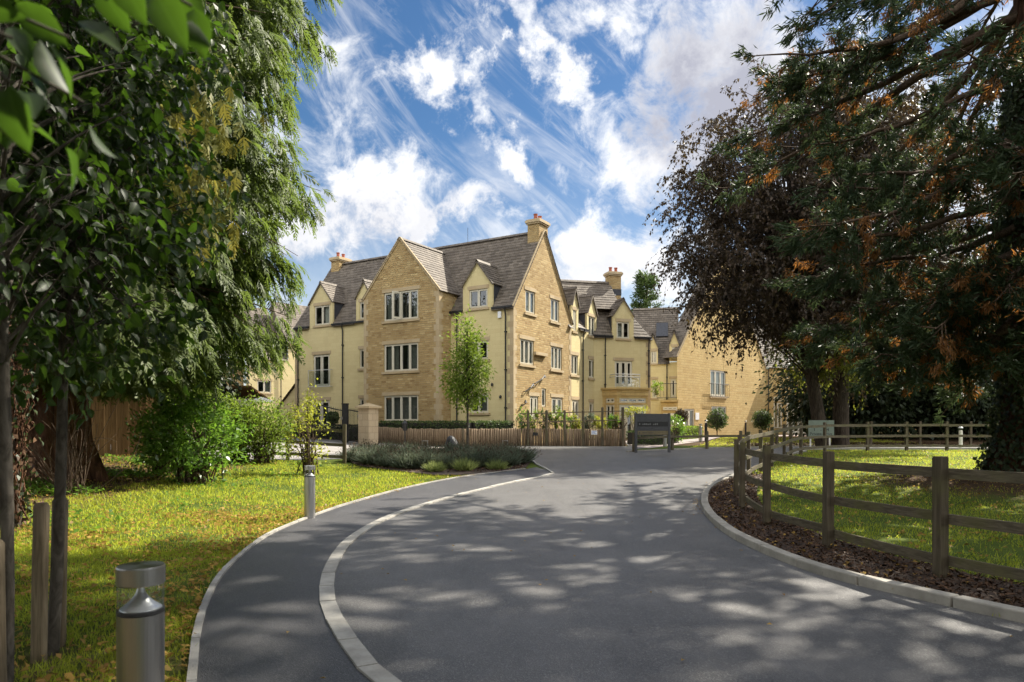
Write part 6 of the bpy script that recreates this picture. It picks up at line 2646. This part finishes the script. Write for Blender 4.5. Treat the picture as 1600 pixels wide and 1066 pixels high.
# ivy-covered trunk at the edge with tangled dead vines
def ivy_tree():
    r = np.random.default_rng(95)
    x, y = -7.05, 9.6
    z0 = float(hgt(x, y))
    crown = [(x - .5, y + .3, 8.2, 2.6, 2.4, 2.6)]
    t = broadleaf('ivy_tree', 'old trunk wrapped in brown dead ivy vines at the picture edge', x, y, crown, [straight(x, y, 9, .26, .12, 14, .06)], 170, 40, (.16, .6), 'dense', 'darkbark', 96, sig=.45, twig=.04)
    n = 130
    L = []
    for i in range(n):
        a0 = r.uniform(0, 6.28)
        zz = np.linspace(r.uniform(0, 1.5), r.uniform(2, 5), 12)
        aa = a0 + np.cumsum(r.normal(size=12) * .22)
        rr = .27 + np.abs(r.normal(size=12)) * .06 + (r.uniform(0, .25) * np.linspace(0, 1, 12) ** 3)
        L.append(np.stack([x + rr * np.cos(aa), y + rr * np.sin(aa), z0 + zz], 1))
    V, F = tubes(np.array(L), taper(n, 12, .012, .004), 4)
    mesh_np('vines', V, F, M['redbark'], t, True)
    n = 4200
    zz = r.uniform(0, 5.5, n)
    aa = r.uniform(0, 6.28, n)
    rr = .28 + np.abs(r.normal(size=n)) * .10
    P = np.stack([x + rr * np.cos(aa), y + rr * np.sin(aa), z0 + zz], 1)
    out = np.stack([np.cos(aa), np.sin(aa), np.zeros(n)], 1)
    V, F = leaves(P, np.array([0, 0, -1.0]) + r.normal(size=(n, 3)) * .5, out + r.normal(size=(n, 3)) * .4, r.uniform(.05, .10, n), r.uniform(.04, .08, n))
    k = n // 2
    mesh_np('dead_ivy', V[:4 * k], F[:k], M['chip'], t)
    mesh_np('ivy', V[4 * k:], F[k:] - 4 * k, M['ivy'], t)
    # pale bare twigs between the trunk and the cedar
    m = 46
    sx_, sy_ = -8.3, 13.3
    zs_ = float(hgt(sx_, sy_))
    st = thing('bare_shrub', 'tangle of pale leafless twigs between the ivy trunk and the fluted cedar trunk', 'shrub', (sx_, sy_, zs_))
    a = np.array([sx_, sy_, zs_ - .05]) + r.normal(size=(m, 3)) * np.array([.12, .12, 0])
    b = np.array([sx_, sy_, zs_ + 1.5]) + r.normal(size=(m, 3)) * np.array([.6, .45, .55])
    V, F = tubes(curve_pts(a, (a + b) / 2 + r.normal(size=(m, 3)) * .4 + np.array([0, 0, .5]), b, 12), taper(m, 12, .009, .003), 4)
    mesh_np('stems', V, F, M['twig'], st, True)


ivy_tree()


# ---- 7. shrubs, hedges, topiary
def shrub(name, label, x, y, rx, ry, h, n, leaf, mat, stems=8, seed=1, shell=.35, base=.12, cat='shrub', group=None, hang=.1, z=None, top=1.0):
    r = np.random.default_rng(seed)
    z0 = float(hgt(x, y)) if z is None else z
    t = thing(name, label, cat, (x, y, z0), group)
    hz = h * (1 - base) / 2
    cz = z0 + h * base + hz
    nc = max(12, n // 28)
    d = rdir(nc, r)
    C = np.array([x, y, cz]) + d * (r.uniform(shell ** 3, 1, (nc, 1)) ** (1 / 3)) * np.array([rx, ry, hz])
    A = np.array([x, y, z0]) + r.normal(size=(nc, 3)) * np.array([rx * .18, ry * .18, .0])
    ns = min(nc, stems * 6)
    V, F = tubes(curve_pts(A[:ns], (A[:ns] * .6 + C[:ns] * .4) + np.array([0, 0, h * .25]), C[:ns], 7), taper(ns, 7, .012 * (h / 1.5 + .4), .004), 5)
    mesh_np('stems', V, F, M['twig'], t, True)
    ci = r.integers(0, nc, n)
    off = r.normal(size=(n, 3)) * np.array([rx, ry, hz]) * .17
    P = C[ci] + off
    P[:, 2] = np.maximum(P[:, 2], z0 + .02)
    out = unit(C[ci] - np.array([x, y, cz - hz * .6]))
    D = out * .7 + r.normal(size=(n, 3)) * .55 + np.array([0, 0, -hang])
    N = np.array([0, 0, .8]) + out * .7 + r.normal(size=(n, 3)) * .4
    Ln = leaf[0] * r.uniform(.65, 1.3, n)
    V, F = leaves(P, D, N, Ln, Ln * leaf[1])
    mesh_np('foliage', V, F, M[mat], t)
    return t


gx, gy = G(290, 757)
shrub('laurel_bush', 'big glossy dark green laurel bush on the lawn in front of the brown fence', gx, gy + .4, 1.05, .95, 2.0, 4200, (.14, .42), 'laurel', 12, 101, .3, .05)
shrub('leafy_bush', 'bright green loose bush tucked behind the laurel by the cedar trunk', -8.6, 17.4, .75, .7, 1.7, 1500, (.11, .5), 'laurel', 9, 102, .3, .05)
gx, gy = G(362, 722)
shrub('round_bush', 'upright green bush between the laurel and the fuller round bush', gx, gy + .3, .78, .72, 1.95, 4200, (.085, .55), 'young', 8, 103, .3, .06)
gx, gy = G(402, 725)
shrub('round_bush', 'fuller round yellow green bush nearest the mossy rail fence', gx, gy + .3, .92, .85, 1.95, 5200, (.085, .55), 'young', 8, 104, .3, .06)
gx, gy = G(483, 742)
shrub('sapling_bush', 'sparse yellow green sapling bush behind the small steel bollard', gx, gy, .55, .5, 2.15, 900, (.095, .55), 'lime', 7, 105, .1, .12)
# topiary and clipped balls
def ball(label, x, y, cz, r_, seed, mat='hedge', stem=True, n=1500, name='topiary_ball', sq=1.0, cat='topiary'):
    rr = np.random.default_rng(seed)
    z0 = float(hgt(x, y))
    t = thing(name, label, cat, (x, y, z0))
    d = rdir(n, rr)
    P = np.array([x, y, cz]) + d * r_ * np.array([1, 1, sq]) * rr.uniform(.74, 1.08, (n, 1)) * (1 + .07 * np.sin(d[:, :1] * 7 + seed) + .06 * np.sin(d[:, 2:] * 9 + seed * 2))
    V, F = leaves(P, d * .5 + rr.normal(size=(n, 3)) * .6, d + rr.normal(size=(n, 3)) * .4, rr.uniform(.07, .12, n) * (r_ / .4) ** .4, .06 * (r_ / .4) ** .4)
    mesh_np('foliage', V, F, M[mat], t)
    V, F = tubes(np.array([[(x, y, z0 - .05), (x, y, (z0 + cz) / 2), (x, y, cz)]]), np.full((1, 3), .035), 7)
    mesh_np('trunk', V, F, M['twig'], t, True)
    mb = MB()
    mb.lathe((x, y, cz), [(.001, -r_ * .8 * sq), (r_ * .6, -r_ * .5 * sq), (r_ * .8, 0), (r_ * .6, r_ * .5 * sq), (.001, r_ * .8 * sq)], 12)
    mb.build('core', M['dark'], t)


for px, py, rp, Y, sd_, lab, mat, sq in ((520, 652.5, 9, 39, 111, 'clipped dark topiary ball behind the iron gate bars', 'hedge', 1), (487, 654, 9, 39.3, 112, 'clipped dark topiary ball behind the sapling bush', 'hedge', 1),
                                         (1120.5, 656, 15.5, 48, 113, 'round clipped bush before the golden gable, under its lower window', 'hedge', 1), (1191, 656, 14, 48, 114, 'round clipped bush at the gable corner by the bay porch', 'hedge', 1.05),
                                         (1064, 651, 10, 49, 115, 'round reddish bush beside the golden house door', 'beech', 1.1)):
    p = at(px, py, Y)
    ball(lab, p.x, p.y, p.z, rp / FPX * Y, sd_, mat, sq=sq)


def hedge(label, a, b, w, h, z0, seed, mat='hedge', dens=420):
    r = np.random.default_rng(seed)
    a, b = Vector((a[0], a[1], 0)), Vector((b[0], b[1], 0))
    d = (b - a)
    L = d.length
    d.normalize()
    nn = Vector((d.y, -d.x, 0))
    t = thing('box_hedge', label, 'hedge', (a.x, a.y, z0))
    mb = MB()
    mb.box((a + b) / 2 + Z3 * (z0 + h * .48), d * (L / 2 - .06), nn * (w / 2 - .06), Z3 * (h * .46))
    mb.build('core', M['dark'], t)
    n = int(dens * (L * h * 2 + L * w))
    u, s = r.uniform(0, L, n), r.uniform(0, 1, n)
    side = r.choice(3, n, p=np.array([h, h, w]) / (2 * h + w))
    bb = np.where(side == 0, w / 2, np.where(side == 1, -w / 2, (s - .5) * w)) + r.normal(size=n) * .02
    zz = np.where(side == 2, h, s * h) + r.normal(size=n) * .02
    P = np.array(a)[None] + np.array(d)[None] * u[:, None] + np.array(nn)[None] * bb[:, None] + np.array([0, 0, 1.0]) * (z0 + zz)[:, None]
    out = np.where((side == 2)[:, None], np.array([0, 0, 1.0]), np.array(nn)[None] * np.where(side == 0, 1, -1)[:, None])
    V, F = leaves(P, out * .5 + r.normal(size=(n, 3)) * .6, out + r.normal(size=(n, 3)) * .4, r.uniform(.06, .11, n), .05)
    mesh_np('foliage', V, F, M[mat], t)


zq = lambda py, Y: EYE + (HOR - py) / FPX * Y
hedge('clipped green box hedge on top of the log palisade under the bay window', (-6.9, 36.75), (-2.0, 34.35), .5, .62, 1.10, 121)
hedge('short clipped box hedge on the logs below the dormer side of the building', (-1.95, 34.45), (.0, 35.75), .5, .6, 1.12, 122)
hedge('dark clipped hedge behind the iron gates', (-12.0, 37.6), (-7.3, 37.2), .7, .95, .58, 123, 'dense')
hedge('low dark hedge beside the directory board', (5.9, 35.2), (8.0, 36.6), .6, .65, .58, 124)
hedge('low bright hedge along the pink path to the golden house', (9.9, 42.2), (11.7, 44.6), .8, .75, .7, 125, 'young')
x, y = at(1063, 683, 38).x, 38
shrub('leafy_bush', 'tall leafy shrub beside the directory board and pink path', 8.85, 38.2, .55, .5, 1.5, 900, (.12, .5), 'laurel', 6, 131)
shrub('leafy_bush', 'yellow flowering shrub peeping over the directory board', 7.6, 43, .8, .5, 2.0, 700, (.12, .5), 'lime', 6, 132, base=.5)
p = at(1026, 607, 47)
shrub('leafy_bush', 'small potted shrub on the balcony corner by the wing', p.x, p.y, .38, .35, .95, 420, (.12, .5), 'young', 5, 133, z=p.z - .45)
# climbers behind the trellis
for i, (px, hh, mt) in enumerate(((818, 1.15, 'laurel'), (834, 1.3, 'young'), (852, 1.15, 'hedge'), (868, 1.5, 'young'), (884, 1.05, 'laurel'), (901, 1.0, 'lime'), (921, 1.1, 'lavender'), (938, .9, 'lime'), (956, .95, 'laurel'), (967, .8, 'beech'))):
    p = at(px, 665, 35.9)
    shrub('climbing_plant', ['leafy climber by the hoop edging', 'tall light green climber on the trellis', 'dark leafy climber in the trellis', 'tallest light climber between trellis posts', 'broad leaved climber at the trellis middle', 'yellow green plant behind the trellis',
          'grey green plant behind the trellis', 'low yellow plant near the wing porch', 'green plant at the trellis end', 'low purple leaved plant at the last trellis post'][i] + ' above the logs', p.x, p.y, .33, .3, hh, 380, (.12, .6), mt, 4, 140 + i, z=1.15, cat='climber')

# lavender bed
def lavender(label, x, y, rad, h, seed, mat='lavender', n=900, name='lavender_bush', group=None, cat='lavender'):
    r = np.random.default_rng(seed)
    z0 = float(hgt(x, y))
    t = thing(name, label, cat, (x, y, z0), group)
    a = r.uniform(0, 6.283, n)
    q = np.sqrt(r.uniform(0, 1, n))
    tilt = q * .95
    P = np.stack([x + np.cos(a) * q * rad * .45, y + np.sin(a) * q * rad * .45, np.full(n, z0)], 1)
    D = np.stack([np.cos(a) * np.sin(tilt), np.sin(a) * np.sin(tilt), np.cos(tilt)], 1) + r.normal(size=(n, 3)) * .14
    Ln = h * r.uniform(.55, 1.12, n)
    V, F = leaves(P, D, r.normal(size=(n, 3)), Ln, .022)
    mesh_np('stems', V, F, M[mat], t)
    if name == 'lavender_bush':
        k = n // 4
        tip = P[:k] + unit(D[:k]) * (Ln[:k, None] * .98)
        V, F = leaves(tip, D[:k], r.normal(size=(k, 3)), .09, .022)
        mesh_np('blossoms', V, F, M['twig'], t)
        m = n
        P2 = np.stack([x + r.normal(size=m) * rad * .35, y + r.normal(size=m) * rad * .35, z0 + r.uniform(.05, .6, m) * h], 1)
        V, F = leaves(P2, r.normal(size=(m, 3)) + np.array([0, 0, .6]), r.normal(size=(m, 3)), .13, .02)
        mesh_np('foliage', V, F, M[mat], t)


lp = [(560, 722), (585, 727), (612, 730), (640, 733), (668, 733), (702, 733), (742, 731), (765, 731), (788, 729), (808, 725), (575, 715), (605, 716), (640, 717), (675, 718), (712, 718), (752, 718), (785, 716)]
for i, (px, py) in enumerate(lp):
    gx, gy = G(px, py)
    lavender('grey green lavender bush in the planted bed at the road corner', gx, gy, .58, .62 + .06 * math.sin(i * 2.3), 160 + i, group='lavender bushes in the planted bed')
for i, (px, py, lab) in enumerate(((680, 738, 'pale tuft of ornamental grass at the front of the lavender bed under the stone'), (726, 737, 'biggest pale tuft of ornamental grass in front of the small tree'), (776, 735, 'pale tuft of ornamental grass near the bed nose'))):
    gx, gy = G(px, py)
    lavender(lab, gx, gy, .32, .36 + .08 * (i == 1), 180 + i, 'straw', 420, 'ornamental_grass', None, 'grass tuft')

# ---- 8. grass blades, fallen leaves, bark chips, ground cover
road_np = [tuple(p) for p in road_poly]


def scatter(n, x0, x1, y0, y1, ok, r, power=1.0):
    x = r.uniform(x0, x1, n)
    y = y0 + (y1 - y0) * r.uniform(0, 1, n) ** power
    m = ok(x, y)
    return x[m], y[m]


on_path = lambda x, y: in_poly(x, y, path_poly) | in_poly(x, y, road_poly)
pe = np.array(path_edge)


def left_lawn(x, y):
    edge = np.interp(y, pe[:, 1], pe[:, 0])
    return (x < edge - .06) & ~in_poly(x, y, road_poly) & ~in_poly(x, y, lav_poly) & (y < 22.4 + (x + 5) * -.02)


isl = [tuple(p) for p in offset_line(np.array(island_poly), 0)]
kl = np.array(kin)


def right_lawn(x, y):
    return in_poly(x, y, island_poly) & ~in_poly(x, y, bed_poly)


def blades(name, x, y, r, hmin, hmax, w, mat, lean=.45):
    n = len(x)
    z = hgt(x, y)
    h = r.uniform(hmin, hmax, n)
    a = r.uniform(0, 6.283, n)
    b = r.uniform(0, 6.283, n)
    ln = np.abs(r.normal(size=n)) * lean
    side = np.stack([np.cos(a), np.sin(a), np.zeros(n)], 1) * (w * r.uniform(.7, 1.3, n) / 2)[:, None]
    P = np.stack([x, y, z], 1)
    T = P + np.stack([np.cos(b) * ln * h, np.sin(b) * ln * h, h], 1)
    V = np.stack([P - side, P + side, T], 1).reshape(-1, 3)
    o = mesh_np(name, V, np.arange(3 * n).reshape(n, 3), M[mat])
    tag(o, kind='stuff')
    return o


patch = lambda x, y: np.sin(x * 2.3 + 1.3 * np.sin(y * 1.7)) + np.sin(y * 2.9 + x * .7) + np.sin(x * 6.1 - y * 4.3) * .6
r8 = np.random.default_rng(200)
x1, y1 = scatter(90000, -6.5, 0, 1.4, 8.5, left_lawn, r8, 1.0)
x2, y2 = scatter(130000, -14, 1, 8.3, 22.5, left_lawn, r8, 1.25)
k2 = ((x2 > -8.2) | (r8.uniform(0, 1, len(x2)) < .16)) & ((patch(x2 * .7, y2 * .7) > -1.0) | (r8.uniform(0, 1, len(x2)) < .35))
x2, y2 = x2[k2], y2[k2]
keep = (patch(x1, y1) > -.55) | (r8.uniform(0, 1, len(x1)) < .18)
blades('grass', x1[keep], y1[keep], r8, .025, .075, .008, 'grass', .6)
blades('grass', x2, y2, r8, .03, .075, .014, 'grass', .55)
x3, y3 = scatter(170000, 3.4, 24, 3, 30, right_lawn, r8, 1.2)
d14 = np.hypot(x3 - 11.3, y3 - 15.9)
k3 = r8.uniform(0, 1, len(x3)) < S((d14 - 1.2) / 3)
k3 &= (patch(x3 * .8, y3 * .8) > -.8) | (r8.uniform(0, 1, len(x3)) < .3)
blades('grass', x3[k3], y3[k3], r8, .03, .075, .013, 'grass', .6)
x4, y4 = scatter(26000, 6.5, 24, 30.5, 46, lambda x, y: ~in_poly(x, y, road_poly) & (y > 31.3 + (x - 8) * .25) & (x - 8.5 > (y - 34) * .42 + .2) & (x < 22), r8)
blades('grass', x4, y4, r8, .04, .09, .022, 'grass', .6)


def flat_leaves(name, x, y, r, L, mat, lift=.02, W=.62, tilt=.35):
    n = len(x)
    a = r.uniform(0, 6.283, n)
    D = np.stack([np.cos(a), np.sin(a), r.normal(size=n) * tilt], 1)
    N = np.array([0, 0, 1.0]) + r.normal(size=(n, 3)) * tilt
    Ln = L * r.uniform(.6, 1.3, n)
    P = np.stack([x, y, hgt(x, y) + lift + r.uniform(0, .03, n)], 1) - D * (Ln * .5)[:, None]
    V, F = leaves(P, D, N, Ln, Ln * W * r.uniform(.7, 1.2, n), .25)
    o = mesh_np(name, V, F, M[mat])
    return tag(o, kind='stuff')


r9 = np.random.default_rng(210)
# leaves gather near the path edge and under the trees
xa, ya = scatter(24000, -7, 0, 1.4, 13, left_lawn, r9, 1.0)
ea = np.interp(ya, pe[:, 1], pe[:, 0]) - xa
ka = r9.uniform(0, 1, len(xa)) < (.12 + .85 * np.exp(-ea / .7) + .6 * (patch(xa * .9, ya * .9) > .9))
xb, yb = scatter(15000, -13, 1, 9, 22, left_lawn, r9)
eb = np.interp(yb, pe[:, 1], pe[:, 0]) - xb
kb = r9.uniform(0, 1, len(xb)) < (.10 + .7 * np.exp(-eb / .9) + .6 * S((-xb - 7) / 3))
flat_leaves('fallen_leaves', np.r_[xa[ka], xb[kb]], np.r_[ya[ka], yb[kb]], r9, .062, 'litter', .03)
xc, yc = scatter(24000, 3.4, 20, 2.5, 30, right_lawn, r9, 1.4)
kc = r9.uniform(0, 1, len(xc)) < (.28 + .5 * np.exp(-np.abs(np.hypot(xc - 11.3, yc - 15.9) - 1.5) / 3))
flat_leaves('fallen_leaves', xc[kc], yc[kc], r9, .065, 'litter', .035)
xd, yd = scatter(260, -2, 6, 2, 24, lambda x, y: on_path(x, y), r9)
flat_leaves('fallen_leaves', xd[:120], yd[:120], r9, .04, 'litter', .03, tilt=.15)
# leaves blown against the kerb and the path edging
for ln, dst, cnt in ((kerb_line, .07, 420), (path_edge, .09, 360)):
    q = r9.integers(0, len(ln), cnt)
    keepq = (np.sin(q * .31) + np.sin(q * .083 + 1) > .2) & (ln[q, 1] > 1.5) & (ln[q, 0] < 9)
    L2 = offset_line(ln, dst)[q][keepq] + r9.normal(size=(int(keepq.sum()), 2)) * .05
    flat_leaves('fallen_leaves', L2[:, 0], L2[:, 1], r9, .042, 'litter', .03, tilt=.25)
xe, ye = scatter(60000, 2.5, 9, 2.3, 19.5, lambda x, y: in_poly(x, y, bed_poly), r9, 1.1)
flat_leaves('bark_mulch', xe, ye, r9, .055, 'chip', .06, .45, .45)
ke = r9.uniform(0, 1, len(xe)) < .03
flat_leaves('fallen_leaves', xe[ke], ye[ke], r9, .06, 'litter', .08)
xf, yf = scatter(9000, -6, 1, 20, 29, lambda x, y: in_poly(x, y, lav_poly), r9)
flat_leaves('bark_mulch', xf, yf, r9, .07, 'chip', .04, .5, .4)
xg, yg = scatter(14000, 11.6, 23, 32.5, 38, lambda x, y: ~in_poly(x, y, road_poly), r9)
flat_leaves('bark_mulch', xg, yg, r9, .09, 'chip', .03, .5, .4)
# low ivy and nettles under the cedar
xh, yh = scatter(26000, -13.5, -5.5, 8.5, 21.5, left_lawn, r9)
kh = (patch(xh * .8, yh * .8) > .55) & ((xh < -7.5) | (r9.uniform(0, 1, len(xh)) < .12))
xh, yh = xh[kh], yh[kh]
n = len(xh)
P = np.stack([xh, yh, hgt(xh, yh) + r9.uniform(.03, .16, n)], 1)
V, F = leaves(P, r9.normal(size=(n, 3)) * np.array([1, 1, .35]), np.array([0, 0, 1.0]) + r9.normal(size=(n, 3)) * .35, r9.uniform(.06, .11, n), r9.uniform(.05, .085, n))
tag(mesh_np('ground_cover', V, F, M['laurel']), kind='stuff')
